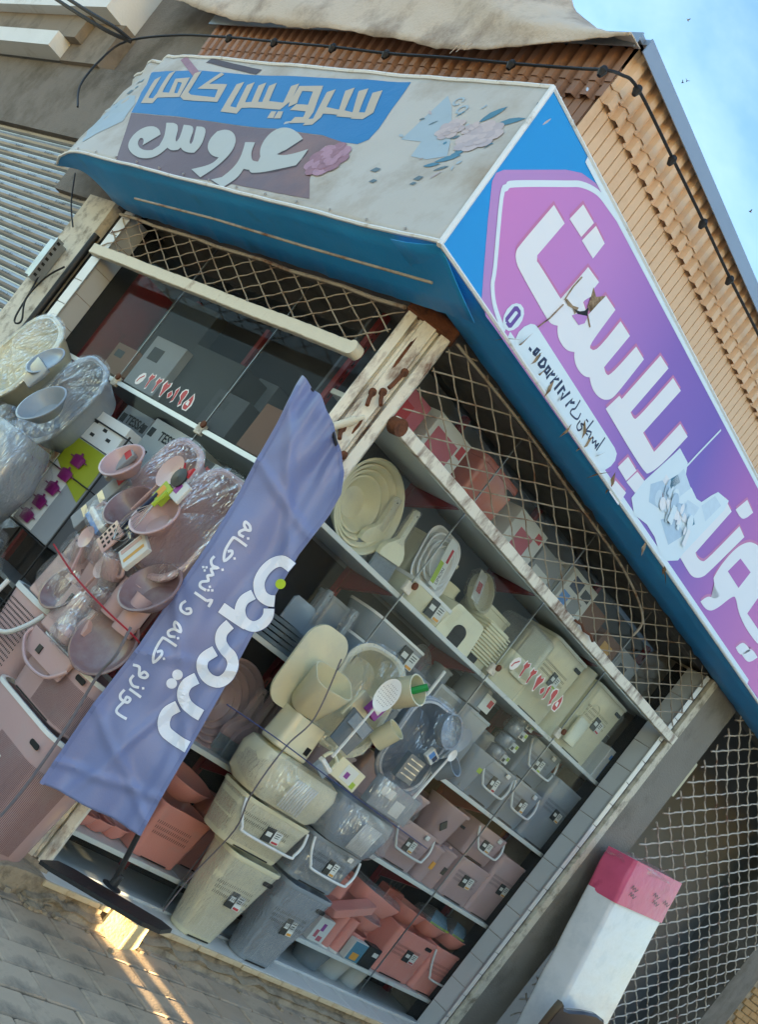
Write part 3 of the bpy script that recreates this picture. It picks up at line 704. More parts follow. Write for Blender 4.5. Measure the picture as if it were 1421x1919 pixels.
# phone lozenge and icon
pill = drape([[(0.217, 0.023), (0.204, 0.045), (0.206, 0.085), (0.226, 0.13), (0.262, 0.175), (0.294, 0.194), (0.322, 0.199), (1.333, 0.187), (1.374, 0.176), (1.384, 0.139), (1.366, 0.092), (1.328, 0.044), (1.275, 0.014), (1.251, 0.011), (0.275, 0.023), (0.238, 0.011)]], 'phone_lozenge', MATS['sign_ice'], sr, srf, .0145)
ico = drape([[(0.071, 0.04), (0.061, 0.064), (0.063, 0.103), (0.08, 0.143), (0.107, 0.172), (0.139, 0.19), (0.168, 0.191), (0.188, 0.174), (0.195, 0.142), (0.187, 0.102), (0.166, 0.065), (0.135, 0.035), (0.104, 0.025), (0.081, 0.029)]], 'phone_icon', MATS['sign_ice'], sr, srf, .0147)
drape(ribbon([(0.097, 0.057), (0.089, 0.067), (0.111, 0.143), (0.126, 0.155), (0.151, 0.156), (0.158, 0.148), (0.134, 0.067), (0.122, 0.057), (0.097, 0.057)], .022), 'phone_outline', MATS['sign_violet'], ico, srf, .017)
NUM = [[(0.326, 0.081), (0.343, 0.082)], [(0.367, 0.084), (0.38, 0.119), (0.401, 0.126), (0.388, 0.09), (0.367, 0.084)], [(0.42, 0.115), (0.412, 0.082)], [(0.437, 0.072), (0.46, 0.122), (0.48, 0.125), (0.486, 0.095), (0.463, 0.074), (0.437, 0.072)], [(0.523, 0.082), (0.503, 0.079), (0.516, 0.117), (0.538, 0.117), (0.525, 0.076)], [(0.541, 0.066), (0.563, 0.123), (0.564, 0.104), (0.588, 0.122)], [(0.587, 0.067), (0.609, 0.128), (0.603, 0.104), (0.633, 0.127)], [(0.635, 0.068), (0.664, 0.138)], [(0.672, 0.069), (0.694, 0.125), (0.715, 0.118)], [(0.712, 0.097), (0.718, 0.066), (0.761, 0.139)], [(0.775, 0.066), (0.801, 0.125), (0.802, 0.106), (0.831, 0.126)]]
for p in NUM: drape(ribbon(p, .016, .004), 'digit', MATS['sign_navy'], pill, srf, .017)
WRD = [[(0.87, 0.167), (0.859, 0.111), (0.835, 0.087), (0.839, 0.064), (0.909, 0.079), (0.918, 0.121)], [(1.208, 0.167), (1.179, 0.069)], [(1.16, 0.068), (1.175, 0.109), (1.152, 0.08), (1.143, 0.104), (1.117, 0.075), (1.106, 0.099), (1.072, 0.068), (1.071, 0.109), (1.016, 0.078), (1.05, 0.078)], [(1.048, 0.166), (1.017, 0.079)], [(0.993, 0.097), (0.956, 0.084), (0.979, 0.071), (0.956, 0.043), (0.931, 0.054), (0.939, 0.09)], [(0.986, 0.13), (1.007, 0.131)]]
for p in WRD: drape(ribbon(smooth_path([(a, b, 0) for a, b in p], 4), .010, .002), 'word_stroke', MATS['sign_navy'], pill, srf, .017)
# torn hole in the vinyl and dry twigs caught on the lower edge
drape([[(0.407, 0.443), (0.426, 0.476), (0.481, 0.496), (0.528, 0.582), (0.6, 0.658), (0.618, 0.624), (0.59, 0.584), (0.509, 0.465), (0.457, 0.441)]], 'torn_flap', MATS['sign_white'], sr, srf, .019)
drape([[(0.597, 0.662), (0.651, 0.644), (0.724, 0.709), (0.689, 0.632), (0.657, 0.552), (0.616, 0.555), (0.613, 0.601)]], 'torn_flap', MATS['torn'], sr, srf, .020)
drape([[(0.417, 0.445), (0.467, 0.443), (0.512, 0.461), (0.545, 0.452), (0.553, 0.499), (0.503, 0.472), (0.438, 0.462)]], 'torn_flap', MATS['torn'], sr, srf, .021)
drape([[(0.527, 0.431), (0.609, 0.436), (0.648, 0.477), (0.652, 0.529), (0.571, 0.478)]], 'pink_under', MATS['print_pink'], sr, srf, .0195)
drape([[(0.521, 0.466), (0.566, 0.47), (0.646, 0.521), (0.626, 0.558), (0.607, 0.522), (0.572, 0.491)]], 'hole', MATS['back_dark'], sr, srf, .0215)
for pts in ([(0.318, 0.199), (0.373, 0.293), (0.428, 0.419)], [(0.424, 0.451), (0.444, 0.538), (0.477, 0.625)], [(0.644, 0.523), (0.7, 0.494)]):
    MB().tube([tuple(srf(a, b, .026)) for a, b in pts], .0035, 5).build('twig', 'torn', sr)
lf = None
for k in range(15):
    u = .15 + 1.4 * (k / 12) + random.uniform(-.03, .03); v = random.gauss(.02, .035)
    if k > 11: u = random.uniform(2.0, 2.4); v = random.uniform(-.05, .0)
    M = Matrix.Translation(srf(u, v, .02)) @ RZ(random.uniform(0, 6)) @ RX(random.uniform(.6, 2.2)) @ Matrix.Diagonal((random.uniform(.5, 1.3), random.uniform(.6, 1.5), 1, 1))
    if lf is None: lf = MB().add([(0, -.05, 0), (.016, -.01, .008), (.006, .05, 0), (-.014, .0, .01)], [(0, 1, 3), (1, 2, 3)]).build('dry_leaf', 'torn', sr, M)
    else: share(lf, 'dry_leaf', sr, M)
ey = None
for k in range(40):
    for e in (.0, HR):
        M = Matrix.Translation(srf(-.2 + k * .14, e + (.006 if e else -.004), .014)) @ RX(math.pi / 2)
        if ey is None: ey = MB().lathe([(.004, 0), (.008, 0), (.008, .003), (.004, .003)], 8).build('eyelet', 'alu', sr, M)
        else: share(ey, 'eyelet', sr, M)

# ------------------------------------------------------------------ dusty sign on the left
SLv = Vector((.23, 0, 1.04)).normalized(); SLn = Vector((-1.04, 0, .23)).normalized(); SLo = Vector((-.5, 0, 3.48)); HL = math.hypot(.23, 1.04)
def slf(u, v, off):
    w = .014 * noise.noise((u * 1.3, v * 1.9, 3)) + .006 * noise.noise((u * 4.1 + v * 2, v * 5, 7))
    w += .010 * math.sin((u * .9 - v * 1.6) * 6) * max(0, (u + .9)) * .5
    e = max(0, -3.25 - u); w -= .35 * e * e * (1 - .5 * v); w += .05 * e * noise.noise((u * 6, v * 6, 1))
    sag = -.02 * math.sin(math.pi * min(1, max(0, (u + 4.2) / 4.2))) * v
    return SLo + Vector((0, -1, 0)) * u + SLv * (v + sag) + SLn * (off * .6 + w)
sg = thing('shop_sign', 'dusty faded awning sign with blue and brown Persian lettering panels', 'sign')
q = MB(); rows = []
for i in range(111):
    row = []
    for j in range(25):
        v = HL * j / 24; ul = -3.95 - .62 * (j / 24) ** .8 ; ur = .34 * (1 - j / 24)
        row.append(tuple(slf(ul + (ur - ul) * i / 110, v, 0)))
    rows.append(row)
q.loft(rows, False, False, True, closed=False); q.build('face', 'vinyl_dusty', sg, solid=.002)
q = MB(); rows = []
for i in range(100):
    u = -3.95 + 4.29 * i / 99; p = slf(u, 0, 0); e = max(0, -3.0 - u)
    rip = .010 * noise.noise((u * 6, 1, 5)) + .006 * noise.noise((u * 17, 2, 5))
    rows.append([tuple(p)] + [(p.x + (-.07 - p.x) * t, p.y if u > -3.9 else p.y, p.z + (3.40 + rip - p.z) * t + .012 * math.sin(t * 3.1) * noise.noise((u * 3, t, 1)) + .25 * e * e * t) for t in (.25, .5, .75, 1.)])
q.loft(rows, False, False, True, closed=False); q.build('underside', 'sign_blue_under', sg, solid=.003)
q = MB(); q.tube([tuple(slf(-3.9 + 4.24 * i / 60, 0, .004)) for i in range(61)], .010, 6); q.build('piping', 'piping', sg)
q = MB(); q.tube([tuple(slf(-4.5 + 4.5 * i / 60, HL, .004)) for i in range(61)], .012, 6); q.build('piping', 'piping', sg)
ST = .09
drape([[(-3.721, 0.883), (-0.98, 1.022), (-0.876, 0.76), (-0.82, 0.638), (-0.796, 0.544), (-0.836, 0.498), (-0.972, 0.488), (-1.166, 0.521), (-1.617, 0.518), (-3.296, 0.446)]], 'blue_panel', MATS['vinyl_blue'], sg, slf, .004, ST)
drape([[(-3.288, 0.441), (-1.612, 0.514), (-1.161, 0.517), (-0.896, 0.483), (-1.051, 0.444), (-1.015, 0.337), (-0.9, 0.203), (-0.744, 0.075), (-1.015, 0.06), (-1.425, 0.051), (-1.874, 0.018), (-2.315, -0.003), (-2.773, -0.016)]], 'brown_panel', MATS['vinyl_brown'], sg, slf, .0045, ST)
drape([[(-0.603, 0.941), (-0.489, 0.859), (-0.304, 0.674), (-0.174, 0.523), (-0.279, 0.483), (-0.406, 0.49), (-0.447, 0.6), (-0.596, 0.593)]], 'pale_print', MATS['ink_skyblue'], sg, slf, .004, ST)
Wd = .042
TXT = [([(-3.497, 0.815), (-3.299, 0.573), (-3.187, 0.578), (-3.213, 0.651)], 40), ([(-3.381, 0.88), (-3.226, 0.674), (-3.181, 0.63)], 38), ([(-3.045, 0.653), (-3.179, 0.796), (-3.067, 0.808), (-2.947, 0.658), (-3.181, 0.64)], 40), ([(-3.029, 0.893), (-2.886, 0.671), (-2.814, 0.648), (-2.49, 0.672), (-2.584, 0.796), (-2.786, 0.771), (-2.752, 0.915)], 42),
 ([(-2.458, 0.855), (-2.297, 0.611), (-2.179, 0.616), (-2.198, 0.666), (-2.094, 0.687)], 42), ([(-2.344, 0.862), (-2.205, 0.673)], 40), ([(-2.219, 0.869), (-2.083, 0.688), (-1.969, 0.695)], 40), ([(-2.107, 0.873), (-1.981, 0.704), (-1.807, 0.705)], 40),
 ([(-2.074, 0.69), (-1.8, 0.7), (-1.794, 0.747), (-1.892, 0.891)], 40), ([(-1.707, 0.725), (-1.739, 0.759), (-1.807, 0.869), (-1.651, 0.884), (-1.485, 0.674), (-1.461, 0.619), (-1.555, 0.601)], 42), ([(-1.675, 0.705), (-1.52, 0.715)], 40), ([(-1.518, 0.877), (-1.373, 0.647), (-1.376, 0.614), (-1.425, 0.603)], 42), ([(-1.398, 0.712), (-1.23, 0.711), (-1.369, 0.902)], 42), ([(-1.228, 0.705), (-1.108, 0.71), (-1.258, 0.911)], 42), ([(-1.106, 0.708), (-1.031, 0.714), (-1.02, 0.744), (-1.142, 0.914)], 42)]
for p, w in TXT: drape(ribbon(p, w * .00138, .004), 'letter', MATS['ink_sand'], sg, slf, .008, ST)
for p in ([(-1.842, 0.653), (-1.792, 0.657), (-1.75, 0.598), (-1.812, 0.594)], [(-1.777, 0.659), (-1.723, 0.66), (-1.675, 0.6), (-1.742, 0.596)]): drape([p], 'letter_dot', MATS['ink_sand'], sg, slf, .008)
BIG = [[(-2.718, 0.4), (-2.568, 0.416), (-2.406, 0.267), (-2.376, 0.26), (-2.389, 0.297), (-2.511, 0.411), (-2.38, 0.421), (-2.241, 0.272), (-2.211, 0.266), (-2.223, 0.297), (-2.364, 0.418), (-2.261, 0.43), (-2.145, 0.326), (-2.099, 0.258), (-2.095, 0.21), (-2.145, 0.198), (-2.222, 0.204), (-2.271, 0.223), (-2.272, 0.201), (-2.318, 0.185), (-2.367, 0.19), (-2.404, 0.2), (-2.403, 0.139), (-2.435, 0.095), (-2.524, 0.068), (-2.641, 0.075), (-2.773, 0.109), (-2.861, 0.151), (-2.924, 0.211), (-2.952, 0.277), (-2.925, 0.329), (-2.855, 0.353), (-2.773, 0.349), (-2.689, 0.324), (-2.633, 0.292), (-2.698, 0.177), (-2.73, 0.208), (-2.789, 0.239), (-2.82, 0.234), (-2.802, 0.202), (-2.742, 0.166), (-2.668, 0.144), (-2.591, 0.138), (-2.527, 0.153), (-2.51, 0.199), (-2.555, 0.27), (-2.622, 0.328)],
 [(-2.07, 0.446), (-1.977, 0.438), (-1.888, 0.399), (-1.812, 0.338), (-1.764, 0.273), (-1.752, 0.203), (-1.757, 0.119), (-1.778, 0.038), (-1.947, 0.083), (-1.862, 0.131), (-1.823, 0.174), (-1.829, 0.218), (-1.901, 0.22), (-1.983, 0.245), (-2.052, 0.287), (-2.107, 0.353), (-2.119, 0.416)],
 [(-1.752, 0.374), (-1.66, 0.385), (-1.59, 0.303), (-1.523, 0.254), (-1.481, 0.24), (-1.392, 0.251), (-1.306, 0.186), (-1.448, 0.174), (-1.5, 0.174), (-1.471, 0.114), (-1.475, 0.049), (-1.483, 0.005), (-1.663, 0.041), (-1.6, 0.079), (-1.597, 0.17), (-1.629, 0.246), (-1.691, 0.317)],
 [(-1.363, 0.166), (-1.311, 0.179), (-1.205, 0.219), (-1.111, 0.274), (-1.124, 0.336), (-1.15, 0.399), (-1.232, 0.352), (-1.296, 0.323), (-1.365, 0.323), (-1.456, 0.349), (-1.53, 0.388), (-1.532, 0.414), (-1.485, 0.432), (-1.414, 0.418), (-1.327, 0.369), (-1.29, 0.471), (-1.375, 0.507), (-1.462, 0.53), (-1.539, 0.536), (-1.604, 0.514), (-1.625, 0.457), (-1.586, 0.379), (-1.511, 0.308), (-1.426, 0.256), (-1.461, 0.237), (-1.532, 0.237), (-1.42, 0.155)]]
for p in BIG:
    p = soften(p)
    o = drape([p], 'letter', MATS['ink_pale'], sg, slf, .0085, ST)
    drape([[(a + .012, b - .010) for a, b in p]], 'letter_shadow', MATS['ink_shade'], o, slf, .0062, ST)
# printed flowers and scattered picture scraps
def disc(c, r, n=10, jag=.0):
    return [(c[0] + r * (1 + jag * ((i % 2) * 2 - 1)) * math.cos(6.283 * i / n), c[1] + r * (1 + jag * ((i % 2) * 2 - 1)) * math.sin(6.283 * i / n)) for i in range(n)]
fl = [(-0.925, 0.353), (-0.116, 0.682), (-0.213, 0.729), (-0.345, 0.709), (-0.175, 0.838), (-0.033, 0.804), (-0.146, 0.503), (-0.198, 0.445), (-0.112, 0.429), (-0.127, 0.539), (-0.483, 0.903), (-0.403, 0.849), (-0.519, 0.351), (-0.449, 0.273), (-0.187, 0.346), (-0.183, 0.307), (-4.004, 0.594), (-4.396, 0.745)]
def petals(c, r, n, m1, m2, nm, seed, h=.006):
    root = drape([disc(c, r * .8, 18, .05)], nm, MATS[m1], sg, slf, h, ST); q_ = 0
    for ring, (rr_, pr_2, cnt) in enumerate(((.72, .42, n), (.42, .32, n - 2), (.15, .22, 4))):
        for k in range(cnt):
            a = 6.283 * k / cnt + seed + ring * .4; p = (c[0] + r * rr_ * math.cos(a), c[1] + r * rr_ * math.sin(a)); w = r * pr_2
            poly = [(p[0] + w * math.cos(t) * (1 + .18 * noise.noise((t, k, seed))), p[1] + w * .85 * math.sin(t) * (1 + .18 * noise.noise((k, t, seed)))) for t in [i * .571 for i in range(11)]]
            drape([poly], 'petal_print', MATS[(m1, m2)[(k + ring) % 2]], root, slf, h + .001 + .0004 * q_); q_ += 1
petals(fl[0], .125, 9, 'ink_pink', 'ink_mauve', 'flower_print', .3, .0085)
petals(fl[1], .115, 8, 'ink_rose', 'ink_blush', 'rose_print', 1.1); petals(fl[3], .075, 7, 'ink_blush', 'ink_rose', 'rose_print', 2.); petals(fl[2], .05, 6, 'ink_rose', 'ink_blush', 'rose_print', .7)
def leaf(c, l, w, ang, m):
    ca, sa = math.cos(ang), math.sin(ang); P = [(-l, 0), (-l * .6, w * .6), (-l * .1, w), (l * .5, w * .7), (l, 0), (l * .5, -w * .6), (-l * .1, -w * .8), (-l * .6, -w * .5)]
    drape([[(c[0] + x * ca - y * sa, c[1] + x * sa + y * ca) for x, y in P]], 'leaf_print', MATS[m], sg, slf, .0065)
for c_, l, w, a_, m in ((fl[4], .075, .028, 1.0, 'ink_leaf'), (fl[5], .085, .026, .4, 'ink_leaf'), (fl[6], .07, .028, .5, 'ink_leaf'), (fl[9], .06, .03, 1.3, 'ink_leaf'), (fl[7], .05, .02, .3, 'ink_leaf'), (fl[8], .04, .014, .6, 'ink_dark')): leaf(c_, l, w, a_, m)
for k in range(26): leaf((fl[1][0] + random.gauss(-.1, .22), fl[1][1] + random.gauss(-.02, .15)), random.uniform(.012, .035), random.uniform(.005, .014), random.uniform(0, 3.1), random.choice(('ink_leaf', 'ink_skyblue', 'ink_skyblue', 'ink_dark', 'ink_rose')))
for c in fl[10:12]: drape(ribbon(disc(c, .028, 9), .012), 'curl_print', MATS['ink_skyblue'], sg, slf, .007)
for c, w in zip(fl[12:16], (.028, .022, .026, .018)): drape([[(c[0] - w, c[1] - w * .5), (c[0] + w * .7, c[1] - w * .6), (c[0] + w, c[1] + w * .5), (c[0] - w * .5, c[1] + w * .6)]], 'scrap_print', MATS['ink_dark'], sg, slf, .007)
drape([[(-4.304, 0.56), (-4.283, 0.627), (-3.582, 0.641), (-3.406, 0.543), (-3.274, 0.356), (-3.518, 0.115)]], 'picture_print', MATS['ink_skyblue'], sg, slf, .006, ST)
for k in range(26):
    c = (-4.32 + random.random() * .55, .42 + random.random() * .42); w = random.uniform(.012, .04)
    drape([[(c[0] - w, c[1] - w * .5), (c[0] + w * .7, c[1] - w * .6), (c[0] + w, c[1] + w * .5), (c[0] - w * .5, c[1] + w * .6)]], 'scrap_print', MATS[random.choice(('ink_dark', 'ink_leaf', 'ink_pale', 'ink_leaf'))], sg, slf, .0085)
for p in ([(-3.475, 1.044), (-3.03, 0.876)], ): drape(ribbon(p, .05), 'stripe_print', MATS['ink_pink'], sg, slf, .006, ST)
drape(ribbon([(-3.097, 1.032), (-2.826, 1.009), (-2.404, 0.979)], .05), 'stripe_print', MATS['ink_shade'], sg, slf, .006, ST)
q = MB(); P = [(-0.42, 2.431, 3.321), (-0.36, 1.617, 3.371), (-0.33, 0.734, 3.383), (-0.3, -0.207, 3.405)]
q.tube(P, .007, 6); q.build('stay_rod', 'wire_cream', sg)
for k in range(28):
    M = Matrix.Translation(slf(-3.7 + k * .145, HL if k % 2 else .03, .012)) @ RX(math.pi / 2)
    share(ey, 'eyelet', sg, M)
# cover strip down the corner between both signs
q = MB(); q.tube([(-.505, -.345, 3.47), (-.39, -.175, 3.99), (-.275, -.005, 4.52)], .014, 6); tag(q.build('corner_piping', 'piping'), 'white piping running up the corner between both signs', 'piping')

# ------------------------------------------------------------------ phone number stickers on the glass
mat('sticker_white', '#e8e2de', .4, .02); mat('sticker_red', '#b3101f', .4, .05)
DEC = [[(-2.099, 2.448), (-2.115, 2.467), (-2.11, 2.506), (-2.087, 2.532), (-2.06, 2.538), (-2.036, 2.517), (-2.038, 2.484), (-2.056, 2.455), (-2.078, 2.445)], [(-1.971, 2.442), (-1.983, 2.477), (-1.987, 2.506), (-2.008, 2.52), (-2, 2.559), (-1.976, 2.548), (-1.95, 2.562), (-1.938, 2.54), (-1.963, 2.509), (-1.959, 2.48), (-1.956, 2.451)], [(-1.878, 2.442), (-1.889, 2.476), (-1.893, 2.505), (-1.914, 2.519), (-1.906, 2.558), (-1.883, 2.547), (-1.855, 2.562), (-1.843, 2.54), (-1.868, 2.51), (-1.866, 2.48), (-1.863, 2.451)], [(-1.781, 2.445), (-1.799, 2.48), (-1.829, 2.526), (-1.813, 2.563), (-1.781, 2.541), (-1.75, 2.563), (-1.738, 2.535), (-1.756, 2.498), (-1.762, 2.472), (-1.766, 2.446)], [(-1.699, 2.461), (-1.727, 2.491), (-1.701, 2.519), (-1.67, 2.498), (-1.677, 2.472)], [(-1.646, 2.445), (-1.652, 2.488), (-1.675, 2.532), (-1.656, 2.564), (-1.639, 2.54), (-1.631, 2.503), (-1.625, 2.462)], [(-1.55, 2.446), (-1.569, 2.469), (-1.575, 2.494), (-1.604, 2.512), (-1.609, 2.541), (-1.593, 2.564), (-1.563, 2.57), (-1.546, 2.554), (-1.541, 2.517), (-1.544, 2.489), (-1.529, 2.467)], [(-1.497, 2.447), (-1.515, 2.464), (-1.523, 2.488), (-1.504, 2.518), (-1.488, 2.568), (-1.453, 2.535), (-1.437, 2.494), (-1.45, 2.449)]]
CUR = [(-2.093, 2.462), (-2.087, 2.489), (-2.056, 2.519)]
HRT = [(-1.497, 2.512), (-1.478, 2.511), (-1.464, 2.481), (-1.499, 2.484)]
def glf(u, v, off): return Vector((.158 - off, -u, v))
def grf(u, v, off): return Vector((u, .158 - off, v))
for fn, su, sv, k, lab in ((glf, 0, 0, 1., 'red and white phone number sticker on the left window'), (grf, 2.43 + 2.05 * 1.08, 2.515 - 2.478 * 1.08, 1.08, 'red and white phone number sticker on the long window')):
    t = thing('phone_number_sticker', lab, 'sticker')
    X = lambda p: [(a * k + su, b * k + sv) for a, b in p]
    for i, p in enumerate(DEC):
        p = X(p); drape([p], 'sticker_digit', MATS['sticker_white'], t, fn, .001)
        if i:
            cx = sum(a for a, b in p) / len(p); cy = sum(b for a, b in p) / len(p); pw = .74
            drape([[(cx + (a - cx) * .70, cy + (b - cy) * .86) for a, b in p]], 'sticker_fill', MATS['sticker_red'], t, fn, .002)
    drape(ribbon(X(CUR), .010), 'sticker_fill', MATS['sticker_red'], t, fn, .002)
    drape([X(HRT)], 'sticker_digit', MATS['sticker_white'], t, fn, .003)

# ------------------------------------------------------------------ feather flag
FLu = Vector((.7254, -.6884, 0)); FLo = Vector((.06, -.54, 0)); FLn = Vector((-.6884, -.7254, 0))
def cloth(u, v):
    t = (v - .55) / 2.2
    w = .036 * math.sin((u + .12 * v) * 21 + 1.8 * noise.noise((u * 1.5, v * .7, 1))) * (.45 + .5 * t) + .034 * noise.noise((u * 4.5 + v * .6, v * 1.3, 4))
    w += .013 * noise.noise((u * 11, v * 5, 2)) + .016 * noise.noise((u * 2.4 + v * 3.6, v * 2 - u * 3, 9))
    for (a0, b0, c0) in ((.8, .6, 1.02), (-.5, 1., 1.55), (.9, .8, .78), (.3, 1., 2.1), (1., .15, .02), (-.35, 1., .85), (.5, .9, .62), (1., -.2, -.5)):      # sharp packing creases
        d = abs(a0 * u + b0 * v - c0 + .02 * noise.noise((u * 5, v * 5, c0))); w += .013 * max(0, 1 - d / .035)
    if v > 2.35: w += .03 * math.sin(u * 60 + v * 4) * (v - 2.35) * 2.5
    return w
def ff(u, v, off): return FLo + FLu * u + Vector((0, 0, 1)) * v + FLn * (off + cloth(u, v))
flag = thing('feather_flag', 'lilac blue feather flag with white lettering leaning before the pillar', 'flag', tuple(FLo))
mat('flag_cloth', '#7883ae', .42, .05, 3., .1, 120., spec=.5)
mat('flag_hem', '#6f7aa6', .5, .05); mat('flag_ink', '#e3e8f2', .6, .02, 4.); mat('lime', '#b5cc2a', .5, .05); mat('flag_line', '#4c588f', .6, .03)
FI = Matrix.Translation(-FLo)
right = [(-0.013, 0.646), (-0.041, 0.821), (-0.073, 1.059), (-0.12, 1.395), (-0.178, 1.744), (-0.22, 2.074), (-0.218, 2.287), (-0.233, 2.397), (-0.285, 2.492), (-0.346, 2.551), (-0.447, 2.624), (-0.575, 2.692), (-0.704, 2.729)]
left = [(-0.519, 0.558), (-0.532, 0.751), (-0.544, 0.983), (-0.543, 1.296), (-0.562, 1.614), (-0.577, 1.89), (-0.601, 2.098), (-0.635, 2.298), (-0.661, 2.49), (-0.687, 2.621), (-0.7, 2.678), (-0.704, 2.711), (-0.704, 2.729)]
ti = [i / 12 for i in range(13)]
def rib(tab, t):
    x = t * 12; i = min(11, int(x)); f = x - i
    a, b = tab[i], tab[i + 1]; return (a[0] + (b[0] - a[0]) * f, a[1] + (b[1] - a[1]) * f)
q = MB(); rows = []
for i in range(181):
    a, b = rib(left, i / 180), rib(right, i / 180)
    rows.append([tuple(ff(a[0] + (b[0] - a[0]) * j / 48, a[1] + (b[1] - a[1]) * j / 48, 0)) for j in range(49)])
q.loft(rows, False, False, True, closed=False); o = q.build('cloth', 'flag_cloth', flag, FI, solid=.0016)
def ink(polys, name, m, off=.0075):
    o = drape(polys, name, MATS[m], None, ff, off, .02); o.parent = flag; o.matrix_local = FI; return o
Wf = .0221
FT = [([(-0.209, 2.008), (-0.258, 2.007), (-0.288, 1.977), (-0.299, 1.922), (-0.286, 1.866), (-0.247, 1.83), (-0.206, 1.828), (-0.179, 1.842)], 98), ([(-0.274, 1.809), (-0.292, 1.763), (-0.279, 1.716), (-0.236, 1.686), (-0.188, 1.693), (-0.163, 1.729), (-0.162, 1.77), (-0.179, 1.8)], 92), ([(-0.353, 1.674), (-0.276, 1.678), (-0.214, 1.683)], 98), ([(-0.276, 1.639), (-0.282, 1.591), (-0.263, 1.553), (-0.226, 1.535), (-0.184, 1.528), (-0.152, 1.5), (-0.14, 1.449), (-0.157, 1.403), (-0.204, 1.387), (-0.252, 1.403), (-0.275, 1.445), (-0.256, 1.502)], 98), ([(-0.246, 1.355), (-0.265, 1.307), (-0.254, 1.262), (-0.22, 1.236), (-0.183, 1.231), (-0.128, 1.237)], 103), ([(-0.237, 1.202), (-0.257, 1.154), (-0.246, 1.11), (-0.216, 1.08), (-0.17, 1.076), (-0.09, 1.088)], 103)]
kf = .2188 / 2150 * 5.18
for p, w in FT:
    pp = [(a, b) for a, b, c in smooth_path([(a, b, 0) for a, b in p], 5)]
    o = ink(ribbon(pp, w * kf), 'letter', 'flag_ink')
    l2 = drape(ribbon(pp, (w + 9) * kf, .002), 'letter_edge', MATS['flag_line'], o, ff, .005, .02)
for c in [(-0.324, 1.315), (-0.321, 1.268)]: ink([disc(c, 45 * kf, 20)], 'letter_dot', 'flag_ink')
ink([disc(c, 44 * kf, 20) for c in [(-0.205, 1.919)]], 'green_dot', 'lime')
SM = [[(-0.484, 1.981), (-0.492, 1.991), (-0.48, 2.013), (-0.459, 2.025), (-0.473, 2.041), (-0.498, 2.043), (-0.494, 2.028), (-0.479, 2.02)], [(-0.484, 1.981), (-0.465, 1.985)], [(-0.43, 1.961), (-0.49, 1.958), (-0.499, 1.943), (-0.491, 1.884), (-0.467, 1.848), (-0.458, 1.887), (-0.467, 1.903), (-0.48, 1.891)],
 [(-0.515, 1.835), (-0.515, 1.813), (-0.496, 1.798), (-0.47, 1.805), (-0.491, 1.783), (-0.469, 1.767), (-0.485, 1.749), (-0.469, 1.733), (-0.491, 1.71), (-0.483, 1.691), (-0.453, 1.693)], [(-0.485, 1.655), (-0.423, 1.658)], [(-0.42, 1.658), (-0.405, 1.673), (-0.399, 1.643)], [(-0.496, 1.599), (-0.502, 1.575), (-0.487, 1.555), (-0.457, 1.557), (-0.445, 1.573), (-0.458, 1.585), (-0.472, 1.572)],
 [(-0.434, 1.444), (-0.458, 1.432), (-0.474, 1.444), (-0.46, 1.469), (-0.429, 1.477), (-0.448, 1.495), (-0.474, 1.498), (-0.471, 1.484), (-0.456, 1.474)], [(-0.405, 1.415), (-0.468, 1.41), (-0.477, 1.396), (-0.468, 1.339), (-0.442, 1.296), (-0.432, 1.34), (-0.444, 1.357), (-0.457, 1.342)], [(-0.508, 1.229), (-0.48, 1.238), (-0.458, 1.208), (-0.431, 1.215), (-0.428, 1.233), (-0.449, 1.235), (-0.456, 1.215)], [(-0.479, 1.191), (-0.478, 1.166), (-0.453, 1.153), (-0.428, 1.163)], [(-0.456, 1.132), (-0.394, 1.135)], [(-0.473, 1.113), (-0.474, 1.086), (-0.459, 1.071), (-0.427, 1.078), (-0.426, 1.098), (-0.445, 1.095), (-0.442, 1.073), (-0.447, 1.03), (-0.434, 1.013), (-0.385, 1.019)]]
for p in SM: ink(ribbon([(a, b) for a, b, c in smooth_path([(a, b, 0) for a, b in p], 4)], .0125, .002), 'small_letter', 'flag_ink')
for c in [(-0.444, 1.992), (-0.438, 1.884), (-0.526, 1.768), (-0.513, 1.776), (-0.511, 1.76), (-0.449, 1.811), (-0.447, 1.716), (-0.443, 1.7), (-0.429, 1.71), (-0.42, 1.448), (-0.414, 1.337), (-0.409, 1.173)]: ink([disc(c, .0075, 4)], 'letter_dot', 'flag_ink')
for tab, nm in ((left, 'hem'), (right, 'hem')):
    sgn = 1 if tab is left else -1
    o = drape(ribbon([(a + sgn * .012, b) for a, b in tab[:11]], .018), nm, MATS['flag_hem'], None, ff, .0035, .02); o.parent = flag; o.matrix_local = FI
# pole in its sleeve and the crossed base
pb = Vector((0.11, -0.519, 0.366)) - FLo; pt = ff(*right[0], -.02) - FLo
q = MB(); q.tube([tuple(pb)] + [tuple(ff(a - .014, b, -.036) - FLo) for a, b in right], [.014, .013] + [.011] * 8 + [.008, .007, .006, .005], 8); q.build('pole', 'black_plastic', flag)
q = MB(); q.lathe([(.0, 0), (.05, 0), (.05, .006), (.022, .012), (.022, .06), (.017, .07), (0, .07)], 16, Matrix.Translation(pb)); q.build('socket', 'black_plastic', flag)
